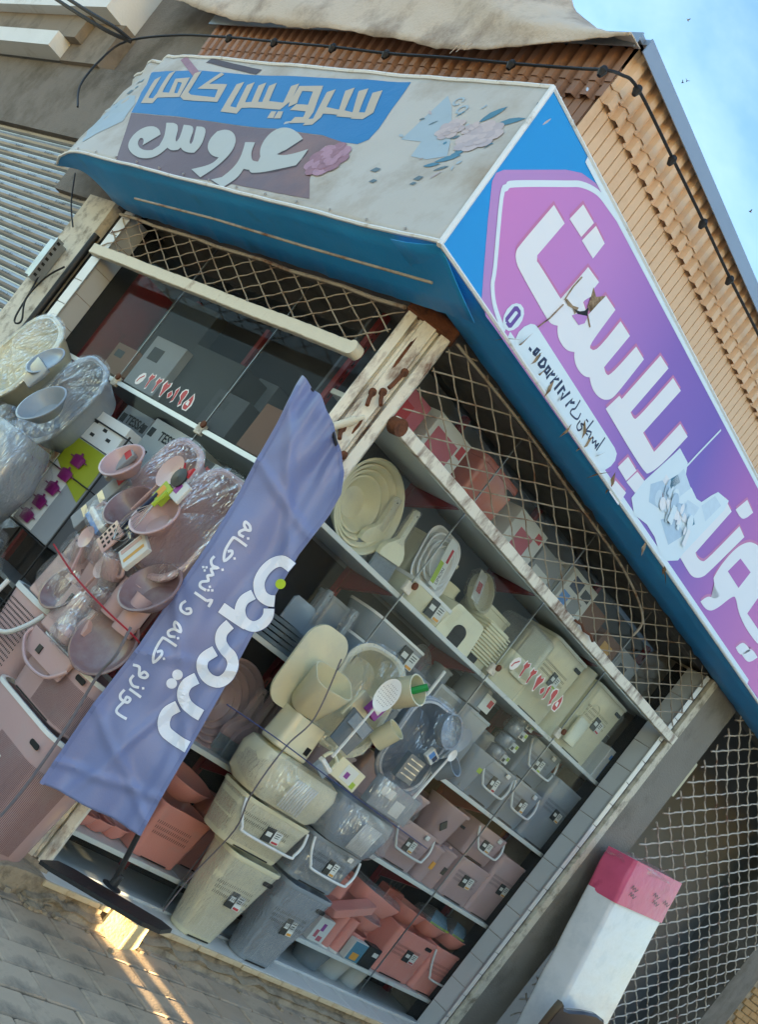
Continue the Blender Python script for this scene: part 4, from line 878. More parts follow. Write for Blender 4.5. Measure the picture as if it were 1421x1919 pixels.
# flat iron cross base, tipped on the step and the concrete block
c0 = pb + Vector((0, 0, -.005)); 
A = Vector((-0.059, -0.262, 0.272)) - FLo; B = Vector((0.236, -0.832, 0.402)) - FLo; 
q = MB()
def plate(a, b, w, h, q):
    d = (b - a).normalized(); s_ = d.cross(Vector((0, 0, 1))).normalized(); n_ = s_.cross(d)
    vs = []
    for p, ww in ((a, w * .75), (a.lerp(b, .12), w), (a.lerp(b, .88), w), (b, w * .6)):
        vs.append([tuple(p + s_ * ww + n_ * e) for e in (0,)] + [tuple(p - s_ * ww), tuple(p - s_ * ww - n_ * h), tuple(p + s_ * ww - n_ * h)])
    q.loft(vs, True, True, False)
plate(A, B, .12, .02, q); q.build('base_plate', 'black_plastic', flag)
# concrete block under the base
blk = thing('concrete_block', 'chipped concrete block wedged under the flag base', 'block', tuple((0.705, -0.168, 0)), rad(24))
q = MB(); rings = []
for z, s_ in ((.0, 1.), (.02, 1.02), (.07, 1.0), (.135, .97), (.15, .90)):
    rings.append([(x * .105 * s_ + .006 * noise.noise((x * 3, y * 3, z * 40)), y * .085 * s_ + .006 * noise.noise((x * 4, y * 2, z * 30 + 5)), z) for x, y in ((-1, -.9), (-.5, -1), (.2, -.97), (.9, -1), (1, -.8), (.98, 0), (1, .9), (.8, 1), (0, .98), (-.9, 1), (-1, .8), (-.97, 0))])
q.loft(rings, True, True, False); mat('sandstone', '#cdbd93', .9, .15, 12., .7, 60., dirt='#9d8c66', dscale=9., damt=.4); q.build('body', 'sandstone', blk)

# ================================================================== goods
def plast(key, col, rough=.26):
    d_ = srgb(col); dust = tuple(.75 * v + .25 * .38 for v in d_)
    dh = '#' + ''.join('%02x' % int(255 * (1.055 * v ** (1 / 2.4) - .055)) for v in dust)
    return mat(key, col, rough, .06, 5., .06, 70., spec=.5, dirt=dh, dscale=5., damt=.42)
plast('cream', '#d9d5b6'); plast('grey', '#87929b'); plast('greyd', '#5f6a73'); plast('mauve', '#b69c9c'); plast('coral', '#e2968a'); plast('pink', '#b99a98'); plast('pinkd', '#7d6364')
plast('white_p', '#dfe0dc'); plast('coral_d', '#b9695c')
mat('ink_black', '#22282a', .45, .1); mat('st_white', '#d6d9d2', .5, .05); mat('st_green', '#9db83a', .5, .08); mat('st_red', '#b5343c', .5, .08); mat('st_blue', '#5a8fd0', .5, .1); mat('st_orange', '#d99a3a', .5, .1)
mat('hole', '#15171a', .7, .1); mat('steel', '#a8adb2', .25, .08, metal=.85); mat('bristle', '#9aa4ab', .8, .2, 60., .8, 300.); mat('string_red', '#a01f2a', .7, .2); mat('string_blue', '#38406e', .7, .2); mat('string_dark', '#6a666c', .8, .2)
mat('wood', '#c99b52', .6, .15); mat('carton', '#7c5c4a', .8, .12); mat('box_grey', '#8d9296', .6, .06); mat('box_white', '#cfd2cf', .55, .05); mat('box_dark', '#3a3d42', .6, .1); mat('purple', '#6e1457', .4, .1); mat('olive', '#8f9a1e', .5, .06); mat('green_v', '#1f8f45', .5, .1); mat('violet_v', '#8a3f8f', .5, .15); mat('brown_p', '#24161a', .2, .1, 4.); mat('box_pink', '#b65f6d', .55, .12)
clear_mat('lid_clear', (.93, .94, .96), .9, .06, 1.45, veil=.12, veilcol=(.7, .72, .75), vscale=12.)
PI = math.pi
def G(name, label, cat, x, y, z, left=False, rz=0., group=None, rx=0., ry=0.):
    """x along the wall, y into the shop, z up; left=True uses the left wall's frame"""
    return thing(name, label, cat, (y, -x, z) if left else (x, y, z), rz - (PI / 2 if left else 0), group, rx, ry)
def body(t, c, w, d, h, bw, bd, r=.04, name='body', solid_top=False, z0=0.):
    rows = [(z0, bw - .012, bd - .012), (z0 + .008, bw, bd), (z0 + h - .02, w, d), (z0 + h, w, d)]
    if not solid_top: rows += [(z0 + h, w - .012, d - .012), (z0 + .02, bw - .02, bd - .02)]
    return MB().rr([(a, b, cc, 0, d / 2) for a, b, cc in rows], r, 5).build(name, c, t)
def rim(t, c, w, d, z, hh=.022, ex=.012, r=.045, name='rim'):
    q = MB(); q.rr([(z - hh, w - .004, d - .004, 0, d / 2), (z - hh, w + ex, d + ex, 0, d / 2), (z, w + ex, d + ex, 0, d / 2), (z, w - .02, d - .02, 0, d / 2), (z - hh, w - .02, d - .02, 0, d / 2)], r, 5, cap0=False, cap1=False); return q.build(name, c, t)
def sticker(t, x, z, y, w=.10, h=.075, tilt=0., kind=0):
    f_ = random.uniform(.78, 1.2); w, h = w * f_, h * random.uniform(.85, 1.2); x += random.uniform(-.02, .02); kind = random.randrange(3) if kind == 0 else kind
    M = TR(x, y, z) @ RX(tilt) @ RY(random.uniform(-.06, .06))
    a = MB().box(-w * .5, w * .02, -.003, .003, -h * .5, h * .5).build('sticker', 'ink_black', t, M)
    MB().box(-w * .42, -w * .1, -.0045, -.003, -h * .1, h * .2).build('sticker_mark', 'st_white', a)
    b = MB().box(w * .03, w * .5, -.003, .003, -h * .48, h * .40).build('sticker', 'st_white', t, M)
    MB().box(w * .08, w * .45, -.0045, -.003, -h * .44, -h * .30).build('sticker_mark', ('st_green', 'st_orange', 'st_red')[kind], b)
    q = MB()
    for k in range(3): q.box(w * .1, w * .4 - k * .004, -.0042, -.003, h * (.24 - k * .14), h * (.29 - k * .14))
    q.build('sticker_text', 'ink_black', b)
def vents(t, w, h, d, z, cols, rows, tilt=0., y=0., x0=0., m='hole', sw=.0035, sh=.018, px=.016, pz=.032):
    q = MB()
    for r_ in range(rows):
        for c_ in range(cols):
            x = x0 + (c_ - (cols - 1) / 2) * px + r_ * .004; zz = z - r_ * pz
            q.add([(x, y - .0015, zz), (x + sw, y - .0015, zz), (x + sw + .003, y - .0015 , zz + sh), (x + .003, y - .0015, zz + sh)], [(0, 1, 2, 3)])
    o = q.build('vent_slits', m, t); o['kind'] = 'stuff'; return o
def bail(t, w, z, drop, out=.035, m='white_p', r=.0085, y=0.):
    P = [(-w / 2 - .004, y + .02, z), (-w / 2 + .006, y - .012, z - drop * .45), (-w / 2 + .045, y - out, z - drop * .85), (-w / 2 + .09, y - out - .005, z - drop), (w / 2 - .09, y - out - .005, z - drop), (w / 2 - .045, y - out, z - drop * .85), (w / 2 - .006, y - .012, z - drop * .45), (w / 2 + .004, y + .02, z)]
    MB().tube(smooth_path(P, 5), r, 8).build('bail_handle', m, t)
def hamper(name, label, x, y, z, w, d, h, c, left=False, tw=.86, bailh=False, slot=True, lid=False, group=None, kind=0, rz=0., band=None, stick=True, vent=True, clip=False, ribs=False, r=.04, wrap=False):
    """tapered household bin: body, rim, grip hole, vent slits, sticker, optional hanging bail"""
    t = G(name, label, 'bin' if not bailh else 'basket', x, y, z, left, rz, group)
    bw, bd = w * tw, d * tw
    body(t, c, w, d, h, bw, bd, r); rim(t, band or c, w, d, h + .002, r=r + .005)
    if wrap: MB().rr([(.03 + h * .9 * k / 8, bw + (w - bw) * (.03 + .9 * k / 8) + .014 + .008 * math.sin(k * 2.1 + x * 9), bd + (d - bd) * k / 8 + .014 + .008 * math.sin(k * 1.7 + z * 5), 0, d / 2) for k in range(9)], r + .01, 6, cap0=False, cap1=False).build('plastic_wrap', 'film', t)
    fy = lambda zz: (d - (bd + (d - bd) * zz / h)) / 2 - .001
    tilt = math.atan2((d - bd) / 2, h)
    if slot:
        q = MB(); q.rr([(0, .085, .028), (.004, .085, .028)], .012, 3); q.build('grip_hole', 'hole', t, TR(w * .33, fy(h * .86) - .002, h * .86) @ RX(PI / 2 + tilt))
        q = MB(); q.rr([(0, .05, .026), (.004, .05, .026)], .012, 3); q.build('grip_hole', 'hole', t, TR(-w * .49 * (tw + (1 - tw) * .86) - .001, d * .5, h * .86) @ RZ(PI / 2) @ RX(PI / 2))
    if vent:
        v = vents(t, w, h, d, 0, max(5, int(w * .75 / .017)), 3 if h > .3 else 2); v.matrix_local = TR(-w * .1, fy(h * .66) - .001, h * .66) @ RX(-tilt)
    if ribs:
        q = MB()
        def per(zz, off):
            k = zz / h; P = rrect(bw + (w - bw) * k + off, bd + (d - bd) * k + off, r, zz, 14, 0, d / 2)
            nq = 15; fr = P[3 * nq - 1]; c4 = P[3 * nq:]; out = [Vector(fr).lerp(Vector(c4[0]), i / 50) for i in range(22, 50)]
            for i in range(14): out += [Vector(c4[i]), Vector(c4[i]).lerp(Vector(c4[i + 1]), .5)]
            out += [Vector(c4[14]).lerp(Vector(P[0]), i / 16) for i in range(14)]
            return out
        lo_, hi_ = per(h * .06, .004), per(h * .74, .004)
        for i in range(0, len(lo_) - 1):
            q.add([lo_[i], lo_[i].lerp(lo_[i + 1], .42), hi_[i].lerp(hi_[i + 1], .42), hi_[i]], [(0, 1, 2, 3)])
        q.build('ribbing', 'pinkd', t)
        g = MB(); g.rr([(0, .10, .032), (.004, .10, .032)], .014, 3); g.build('grip_hole', 'hole', t, TR(w * .5 * (tw + (1 - tw) * .86) + .001, d * .42, h * .86) @ RZ(PI / 2) @ RX(PI / 2))
    if stick: sticker(t, w * .05, h * .55, fy(h * .55) - .004, min(.13, w * .3), min(.09, h * .3), -tilt, kind)
    if bailh: bail(t, w * .96, h * .93, h * .55)
    if clip: MB().box(-.022, .022, -.012, .0, -.016, .016, b=.003).build('clip', 'white_p', t, TR(w * .22, -.004, h * .9))
    MB().box(-bw * .3, bw * .3, -.002, .0, .004, .012).build('base_groove', 'hole', t, TR(0, fy(.01), 0))
    if lid:
        q = MB(); q.rr([(0, w + .01, d + .01, 0, d / 2), (.012, w + .008, d + .008, 0, d / 2), (.02, w * .9, d * .9, 0, d / 2)], .045, 5); q.build('lid', c, t, TR(0, 0, h + .003))
    return t
def basins(name, label, x, y, z, radii, c, left=False, lean=1.25, rz=0., sx=1., depth=.45, group=None, gap=.02):
    """round basins nested in each other, standing on edge, open side to the street; z is the centre height"""
    t = G(name, label, 'basin', x, y, z, left, rz, group)
    base = 0.
    for k, r in enumerate(radii):
        dd = r * (depth - .05 * k); th = .006
        pf = [(r * .62, -dd), (r * .9, -dd * .35), (r, 0), (r + .010, 0), (r + .010, .006), (r, .008), (r - th, .004), (r * .9 - th, -dd * .33), (r * .62 - th, -dd + th), (0, -dd + th)]
        q = MB(); q.lathe(pf, 40, sx=sx); q.build('basin', c, t, RX(lean) @ TR(0, 0, -.0 - k * gap))
    return t
def brush(name, label, x, y, z, c, h=.42, w=.2, left=False, rz=0., ry=0., group=None, wrap=True):
    """flat dust brush standing on its bristles: bristles, head, handle"""
    t = G(name, label, 'brush', x, y, z, left, rz, group, ry=ry)
    hb = h * .28
    q = MB(); n = 26
    for k in range(n):
        x0 = -w / 2 + w * k / n
        q.add([(x0, -.012, 0), (x0 + w / n * .7, -.012, 0), (x0 * .95 + w / n * .7, -.006, hb), (x0 * .95, -.006, hb)], [(0, 1, 2, 3)])
    q.box(-w / 2 * .95, w / 2 * .95, -.004, .012, .004, hb); q.build('bristles', 'bristle', t)
    pf = [(-w / 2, hb - .01), (w / 2, hb - .01), (w / 2, hb + .03), (w * .4, hb + h * .16), (w * .2, hb + h * .24), (.018, hb + h * .3), (.016, h * .97), (.0, h), (-.016, h * .97), (-.018, hb + h * .3), (-w * .2, hb + h * .24), (-w * .4, hb + h * .16), (-w / 2, hb + .03)]
    q = MB(); q.loft([[(a, -.014, b) for a, b in pf], [(a * .97, -.02, b) for a, b in pf]][::-1] + [[(a, .014, b) for a, b in pf]], True, True, False); q.build('handle', c, t)
    MB().lathe([(0, 0), (.005, 0), (.005, .002), (0, .002)], 8, TR(0, -.0215, h * .93) @ RX(PI / 2)).build('hang_hole', 'hole', t)
    if wrap:
        q = MB(); q.rr([(h * .5, .07, .06), (h * .75, .08, .06), (h * 1.0, .06, .05)], .02, 4, cap0=False); q.build('film', 'film', t)
    return t
def film_shell(t, cx, cy, cz, rx_, ry_, rz_, seed=0, n=28, m=20, amp=.12, M=None):
    q = MB(); rings = []
    for i in range(m + 1):
        th = PI * i / m; ring = []
        for j in range(n):
            ph = 2 * PI * j / n
            v = Vector((math.sin(th) * math.cos(ph), math.sin(th) * math.sin(ph), math.cos(th)))
            v = Vector([math.copysign(abs(a) ** .8, a) for a in v])
            k = 1 + amp * noise.noise(v * 2.4 + Vector((seed, 0, 0))) + amp * .7 * noise.noise(v * 7 + Vector((0, seed, 0)))
            ring.append((cx + rx_ * v.x * k, cy + ry_ * v.y * k, cz + rz_ * v.z * k))
        rings.append(ring)
    q.loft(rings, False, False, True); return q.build('plastic_wrap', 'film', t, M)
def carton(name, label, x, y, z, w, d, h, c, left=False, rz=0., patches=(), group=None, ry=0., rx=0.):
    t = G(name, label, 'box', x, y, z, left, rz, group, ry=ry, rx=rx)
    MB().box(-w / 2, w / 2, 0, d, 0, h, b=.003).build('carton', c, t)
    for i, (a, b, cc, dd, m) in enumerate(patches):
        MB().box(-w / 2 + a * w, -w / 2 + b * w, -.0015 - .0004 * i, -.0002, cc * h, dd * h).build('print', m, t)
    return t
def text_on(t, s, x, y, z, size, m, rz=0., M=None, bold=.0):
    cu_ = bpy.data.curves.new('lettering', 'FONT'); cu_.body = s; cu_.size = size; cu_.align_x = 'CENTER'; cu_.offset = bold
    o = bpy.data.objects.new('lettering', cu_); me = bpy.data.meshes.new_from_object(o); bpy.data.objects.remove(o); bpy.data.curves.remove(cu_)
    me.materials.append(MATS[m]); o = bpy.data.objects.new('lettering', me); COL.objects.link(o); o.parent = t; o.matrix_local = M if M is not None else TR(x, y, z) @ RX(PI / 2)
    return o
def jar(name, label, x, y, z, r, h, c, cat='canister', left=False, lid=None, group=None, taper=1., handle=False, stick=None, tilt=0., rz=0.):
    t = G(name, label, cat, x, y, z, left, rz, group, rx=tilt)
    MB().lathe([(r * taper * .96, 0), (r * taper, .006), (r, h - .01), (r + .003, h), (r - .005, h), (r * taper - .006, .015)], 28, TR(0, r, 0)).build('body', c, t)
    if lid: MB().lathe([(r + .006, 0), (r + .006, .016), (r * .8, .024), (.018, .026), (.018, .042), (0, .044)], 28, TR(0, r, h - .004)).build('lid', lid, t)
    if handle: MB().tube(smooth_path([(r * .95, r, h * .85), (r * 1.6, r, h * .8), (r * 1.65, r, h * .4), (r * .97, r, h * .25)], 5), .009, 8).build('handle', c, t)
    if stick: MB().box(-.02, .02, -.004, .004, -.028, .028).build('sticker', stick, t, TR(0, .0, h * .55))
    return t
def bowl(name, label, x, y, z, r, h, c, left=False, lidm=None, tilt=0., group=None, sx=1., cat='bowl'):
    t = G(name, label, cat, x, y, z, left, 0, group, rx=tilt)
    MB().lathe([(r * .55, 0), (r * .85, h * .4), (r, h), (r + .006, h), (r + .006, h + .006), (r - .004, h + .006), (r * .85 - .005, h * .42), (r * .55, .006)], 36, TR(0, r, 0), sx=sx).build('body', c, t)
    if lidm: MB().lathe([(r + .008, h + .004), (r + .008, h + .012), (r * .7, h + .05), (0, h + .06)], 30, TR(0, r, 0), sx=sx).build('lid', lidm, t)
    return t

# ------------------------------------------------------------------ shelving behind the long window
su = thing('shelf_unit', 'white slotted shelves on dark red steel posts behind the long window', 'shelves')
for z in (.31, 1.01, 1.68, 2.35, 2.965):
    for a, b in ((.25, 1.215), (1.22, 2.245), (2.25, 3.275), (3.28, 4.30)):
        if z > 2.9 and a > 3.2: b = 4.29
        MB().box(a, b, .2, .62, z - .03, z, b=.003).build('shelf', 'shelf_white', su)
    for a in (1.18, 2.21, 3.24):
        MB().add([(a, .23, z - .031), (a, .6, z - .031), (a, .6, z - .16), (a + .03, .23, z - .031), (a + .03, .6, z - .031), (a + .03, .6, z - .16)], [(0, 1, 2), (5, 4, 3), (0, 3, 4, 1), (0, 2, 5, 3), (1, 4, 5, 2)]).build('bracket', 'red_steel', su)
for a in (.26, 1.195, 2.225, 3.255, 4.26):
    p = MB().box(a - .02, a + .02, .605, .645, .1, 3.45).build('post', 'red_steel', su)
    q = MB()
    for k in range(60): q.box(a - .004, a + .004, .6035, .6055, .2 + k * .053, .228 + k * .053)
    q.build('post_slots', 'hole', p)
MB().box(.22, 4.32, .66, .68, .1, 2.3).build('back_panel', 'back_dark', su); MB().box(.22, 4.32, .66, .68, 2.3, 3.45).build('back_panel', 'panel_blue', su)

# --- top shelf: cream goods
basins('nested_basins', 'nested round cream basins standing on the top shelf by the pillar', .80, .40, 2.615, (.262, .225, .19, .155), 'cream', lean=1.40, depth=.60, gap=.026)
brush('dust_brush', 'cream dust brush with long handle beside the cream basins', 1.10, .33, 2.353, 'cream', .43, .2, ry=-.12)
brush('dust_brush', 'second cream brush half hidden behind the cream basins', .99, .42, 2.353, 'cream', .42, .18, ry=-.1)
t = G('storage_box', 'low cream storage box with green sticker under the oval trays', 'box', 1.50, .22, 2.353)
body(t, 'cream', .40, .26, .135, .37, .24); rim(t, 'white_p', .40, .26, .14); sticker(t, .06, .07, -.004, .16, .1)
t = G('nested_trays', 'nested oval white trays with green paper band above the cream box', 'trays', 1.47, .36, 2.50, rx=-.22)
for k in range(4):
    a = 1.3 - k * .2; q = MB()
    q.rr([(-.03, .24 * a, .27 * a), (0, .28 * a, .30 * a), (.008, .285 * a, .305 * a), (.008, .27 * a, .29 * a), (-.024, .22 * a, .25 * a)], .11, 7); q.build('tray', 'white_p', t, TR(0, -.02 - k * .014, .155) @ RX(PI / 2))
b = MB().box(-.05, .035, -.092, -.088, .0, .31).build('paper_band', 'st_white', t)
MB().box(-.05, -.012, -.094, -.092, .02, .16).build('band_print', 'st_green', b); MB().box(.0, .02, -.094, -.092, .17, .26).build('band_print', 'st_red', b)
text_on(b, 'LIMON', 0, 0, 0, .035, 'ink_black', M=TR(.018, -.0945, .08) @ RX(PI / 2) @ RZ(PI / 2))
t = G('step_stool', 'cream plastic step stool with arched opening', 'stool', 1.865, .23, 2.353)
w, d, h = .40, .30, .21; pf = []
arch = [(-.07, 0)] + [(-.07 * math.cos(a * PI / 10), .08 + .045 * math.sin(a * PI / 10)) for a in range(11)] + [(.07, 0)]
outl = [(-w / 2, 0)] + arch + [(w / 2, 0), (w * .46, h * .7), (w * .42, h * .95), (w * .36, h), (-w * .36, h), (-w * .42, h * .95), (-w * .46, h * .7)]
q = MB(); q.loft([[(a, d, b) for a, b in outl], [(a, 0, b) for a, b in outl]], True, True, False); q.build('body', 'cream', t)
MB().add([(a, .02, b) for a, b in arch], [tuple(range(len(arch)))]).build('opening', 'hole', t, TR(.0, -.0215, 0))
q = MB()
for k in range(12): q.box(-w * .40, -w * .25 + k * .002, -.003, .0, .06 + k * .011, .062 + k * .011)
q.build('tread_lines', 'cream', t)
t = G('ribbed_basket', 'ribbed cream basket next to the step stool', 'basket', 2.19, .24, 2.353)
body(t, 'cream', .27, .24, .28, .24, .22)
for k in range(11): MB().box(-.138, .138, -.008, .25, .045 + k * .021, .057 + k * .021, b=.003).build('rib', 'cream', t)
MB().box(-.06, .02, -.010, .0, .0, .05).build('grip_hole', 'hole', t, TR(-.04, .006, .005))
t = jar('pan_set', 'clear wrapped set of round cream pans with a paper card above the stool', 2.02, .40, 2.62, .12, .05, 'cream', 'pan', tilt=1.2)
MB().box(-.12, -.03, .02, .22, .056, .058).build('paper_card', 'st_white', t); MB().box(-.10, -.05, .08, .15, .0585, .0595).build('card_print', 'st_red', t)
film_shell(t, 0, .12, .02, .14, .14, .06, 3)
jar('watering_jug', 'cream jug with handle behind the step stool', 1.80, .40, 2.353, .09, .30, 'cream', 'jug', handle=True)
t = G('drawer_box', 'cream drawer box with clear top on the top shelf', 'box', 2.60, .24, 2.353)
body(t, 'cream', .34, .28, .25, .33, .27, solid_top=True); MB().rr([(.25, .33, .27, 0, .14), (.45, .34, .28, 0, .14), (.47, .30, .25, 0, .14)], .03, 4).build('clear_top', 'lid_clear', t)
MB().box(-.1, .1, -.02, .0, .12, .16, b=.006).build('pull', 'cream', t)
hamper('storage_bin', 'tall cream bin behind the phone number sticker', 2.96, .24, 2.353, .48, .30, .53, 'cream', slot=True, tw=.94)
jar('tall_canister', 'tall narrow cream canister between two cream bins', 3.34, .25, 2.353, .085, .55, 'cream', lid=None)
hamper('storage_bin', 'right hand tall cream bin near the window jamb', 3.70, .24, 2.353, .50, .30, .53, 'cream', tw=.95)
t = G('hanging_tray', 'cream tray with a thin wire handle before the right cream bin', 'tray', 3.50, .20, 2.40)
MB().rr([(0, .15, .03), (.20, .16, .035), (.205, .15, .03)], .014, 3).build('body', 'cream', t); MB().tube(smooth_path([(-.07, 0, .2), (-.06, -.02, .30), (0, -.02, .34), (.06, -.02, .3), (.07, 0, .2)], 5), .004, 6).build('wire_handle', 'cream', t)
carton('soap_box', 'white and blue carton on the top shelf by the jamb', 4.17, .24, 2.353, .18, .12, .26, 'box_white', patches=((.45, .98, .05, .6, 'st_blue'), (.3, .6, .7, .85, 'st_blue')))
carton('small_carton', 'dark topped grey carton behind the white and blue carton', 4.13, .40, 2.353, .22, .15, .34, 'box_grey', patches=((.05, .95, .7, .98, 'box_dark'),))

# --- second shelf: grey goods
t = G('nested_trays', 'pile of thin grey trays at the flag end of the grey shelf', 'trays', .80, .24, 1.683, rz=.05)
for k in range(5): MB().rr([(0, .23, .20, 0, .1), (.022, .25, .22, 0, .1), (.022, .235, .205, 0, .1), (.006, .22, .19, 0, .1)], .04, 4).build('tray', 'grey', t, TR(0, 0, k * .03))
MB().rr([(0, .20, .02), (.13, .21, .02), (.15, .16, .018)], .01, 3).build('upright_tray', 'grey', t, TR(-.01, .08, .15))
brush('dust_brush', 'front grey dust brush with wrapped handle', 1.10, .25, 1.683, 'grey', .44, .22, ry=-.1)
brush('dust_brush', 'rear grey dust brush behind the front one', .95, .36, 1.683, 'grey', .44, .2, ry=-.08)
for k, (z, lab, x) in enumerate(((1.683, 'lowest of three stacked grey pots with white rims', 1.50), (1.855, 'middle of three stacked grey pots with white rims', 1.515), (2.03, 'topmost of three stacked grey pots with white rims', 1.53))):
    t = G('stacking_pot', lab, 'pot', x, .27, z, group='stacked grey pots')
    body(t, 'grey', .60, .30, .165, .52, .26, r=.09); rim(t, 'white_p', .60, .30, .17, .016, .014, .1); sticker(t, .14, .08, -.003, .15, .10)
jar('pot_cover', 'clear round lid standing beside the grey pots', 1.97, .38, 2.06, .11, .02, 'lid_clear', 'lid', tilt=1.1)
t = G('dish_rack', 'white drip rack with green card before the dark red post', 'rack', 1.93, .25, 1.683)
MB().box(-.09, .09, 0, .1, 0, .40, b=.01).build('body', 'grey', t); MB().box(.05, .075, -.02, -.003, .1, .52, b=.005).build('bar', 'white_p', t); MB().box(-.08, .02, -.004, -.001, .15, .36).build('card', 'st_white', t); MB().box(-.06, .0, -.006, -.0045, .18, .28).build('card_print', 'st_green', t)
jar('pitcher', 'grey pitcher with straw at the back of the grey shelf', 2.27, .42, 1.95, .07, .28, 'grey', 'jug', lid='grey')
carton('framed_box', 'flat grey box with a dark framed front', 2.27, .30, 1.683, .30, .14, .46, 'grey', patches=((.06, .94, .5, .95, 'greyd'), (.3, .8, .55, .68, 'box_grey')))
t = jar('round_tub', 'wrapped grey tub with a red printed card', 2.57, .30, 2.16, .12, .20, 'grey', 'tub'); MB().box(-.02, .11, -.005, .0, .02, .13).build('card', 'st_white', t); MB().box(.05, .1, -.007, -.0055, .06, .11).build('card_print', 'st_red', t)
hamper('letter_box', 'grey lidded box with dark sticker under the red carded tub', 2.56, .24, 1.683, .32, .26, .46, 'grey', tw=.96, slot=False, lid=False, vent=False)
t = G('pouring_jug', 'grey dispenser jug with scooped base', 'jug', 2.83, .21, 1.683)
MB().rr([(0, .15, .16, .03, .1), (.02, .16, .17, .03, .1), (.24, .25, .20, 0, .1), (.29, .29, .21, 0, .1), (.30, .29, .21, 0, .1), (.30, .27, .19, 0, .1)], .05, 5).build('body', 'grey', t)
MB().add([(-.06 * math.cos(a * PI / 8), -.004, .055 * math.sin(a * PI / 8)) for a in range(9)], [tuple(range(9))]).build('scoop', 'greyd', t, TR(.03, .02, .015)); MB().box(-.02, .03, -.002, .002, -.02, .02).build('sticker', 'st_green', t, TR(.05, .005, .18))
for k, (x, z, lab) in enumerate(((3.10, 1.99, 'lowest of four wrapped grey jars'), (3.10, 2.09, 'second lowest of four wrapped grey jars'), (3.105, 2.19, 'second highest of four wrapped grey jars'), (3.11, 2.29 - .02, 'highest of four wrapped grey jars'))):
    t = G('wrapped_jar', lab, 'jar', x - .03, .26, z, group='wrapped grey jars')
    MB().lathe([(.055, 0), (.06, .006), (.06, .085), (.04, .094), (0, .095)], 20, TR(0, .07, 0)).build('body', 'grey', t)
    MB().box(-.01, .075, -.006, .0, .015, .07).build('label_card', 'st_white', t); MB().box(.04, .07, -.008, -.0065, .04, .066).build('card_print', 'st_green', t); MB().box(.0, .03, -.008, -.0065, .02, .045).build('card_print', 'ink_black', t)
    film_shell(t, 0, .06, .05, .10, .075, .05, k * 3.1, 18, 12)
hamper('bail_basket', 'left grey basket with white bail on the grey shelf', 3.115, .23, 1.683, .42, .28, .30, 'grey', bailh=True, tw=.9, slot=False, clip=True, group='grey baskets with white bails')
hamper('bail_basket', 'middle grey basket with white bail in front of the big grey bin', 3.545, .23, 1.683, .40, .28, .31, 'grey', bailh=True, tw=.92, slot=False, clip=True, group='grey baskets with white bails', kind=1)
hamper('bail_basket', 'upper grey basket with white bail stacked behind the other two', 3.58, .33, 2.00, .46, .26, .30, 'grey', bailh=True, tw=.9, slot=False, clip=True, group='grey baskets with white bails')
hamper('storage_bin', 'big grey bin at the right end of the grey shelf', 4.03, .24, 1.683, .50, .32, .50, 'grey', tw=.95, slot=False)
t = G('bucket_lid', 'grey lid with white edge leaning behind the big grey bin', 'lid', 4.16, .58, 1.9); MB().rr([(0, .26, .2), (.012, .26, .2), (.02, .2, .16)], .05, 5).build('disc', 'grey', t, RX(1.3) @ TR(0, .1, 0))

# --- third shelf: mauve goods
basins('nested_basins', 'nested round mauve basins peeking out behind the flag', .83, .38, 1.265, (.262, .228, .192, .158, .125), 'mauve', lean=1.40, depth=.60, gap=.024)
for k, (x, lab) in enumerate(((.98, 'left one of three mauve brushes'), (1.05, 'middle one of three mauve brushes'), (1.13, 'right one of three mauve brushes'))):
    brush('dust_brush', lab, x, .34 - .03 * k, 1.013, 'mauve', .45, .17, ry=-.06, group='mauve dust brushes')
hamper('small_bucket', 'small mauve bucket on top of the mauve basket', 2.64, .27, 1.335, .24, .2, .16, 'mauve', slot=False, vent=False, stick=False, tw=.8)
t = G('pitcher', 'large mauve pitcher with spout standing behind the canisters', 'jug', 3.06, .26, 1.30)
MB().rr([(0, .24, .2, 0, .1), (.01, .25, .21, 0, .1), (.24, .31, .24, 0, .1), (.25, .335, .25, .01, .1), (.27, .335, .25, .01, .1), (.27, .31, .23, .01, .1), (.02, .23, .19, 0, .1)], .09, 6).build('body', 'mauve', t); MB().box(.08, .13, -.028, -.022, .18, .20).build('slot', 'hole', t); MB().box(-.03, .03, -.003, .003, -.03, .03).build('sticker', 'ink_black', t, TR(-.07, -.015, .12) @ RY(.78))
hamper('bail_basket', 'left mauve basket with white bail and orange sticker', 2.79, .23, 1.013, .47, .28, .31, 'mauve', bailh=True, tw=.93, slot=False, clip=True, kind=1, group='mauve baskets')
jar('canister', 'wrapped mauve canister with orange dot', 3.13, .22, 1.013, .065, .26, 'mauve', lid='mauve', stick='st_orange'); jar('canister', 'mauve canister with dark label right of the orange dotted one', 3.285, .22, 1.013, .075, .28, 'mauve', lid='mauve', stick='ink_black')
hamper('storage_bin', 'mauve bin under the right mauve basket', 3.63, .24, 1.013, .42, .30, .315, 'mauve', tw=.95, slot=False)
hamper('bail_basket', 'right mauve basket with white bail stacked on a mauve bin', 3.60, .27, 1.335, .40, .26, .25, 'mauve', bailh=True, tw=.92, slot=False, clip=True, group='mauve baskets')
hamper('storage_bin', 'tall mauve bin at the right end of the mauve shelf', 4.06, .24, 1.013, .46, .30, .49, 'mauve', tw=.95, slot=False)

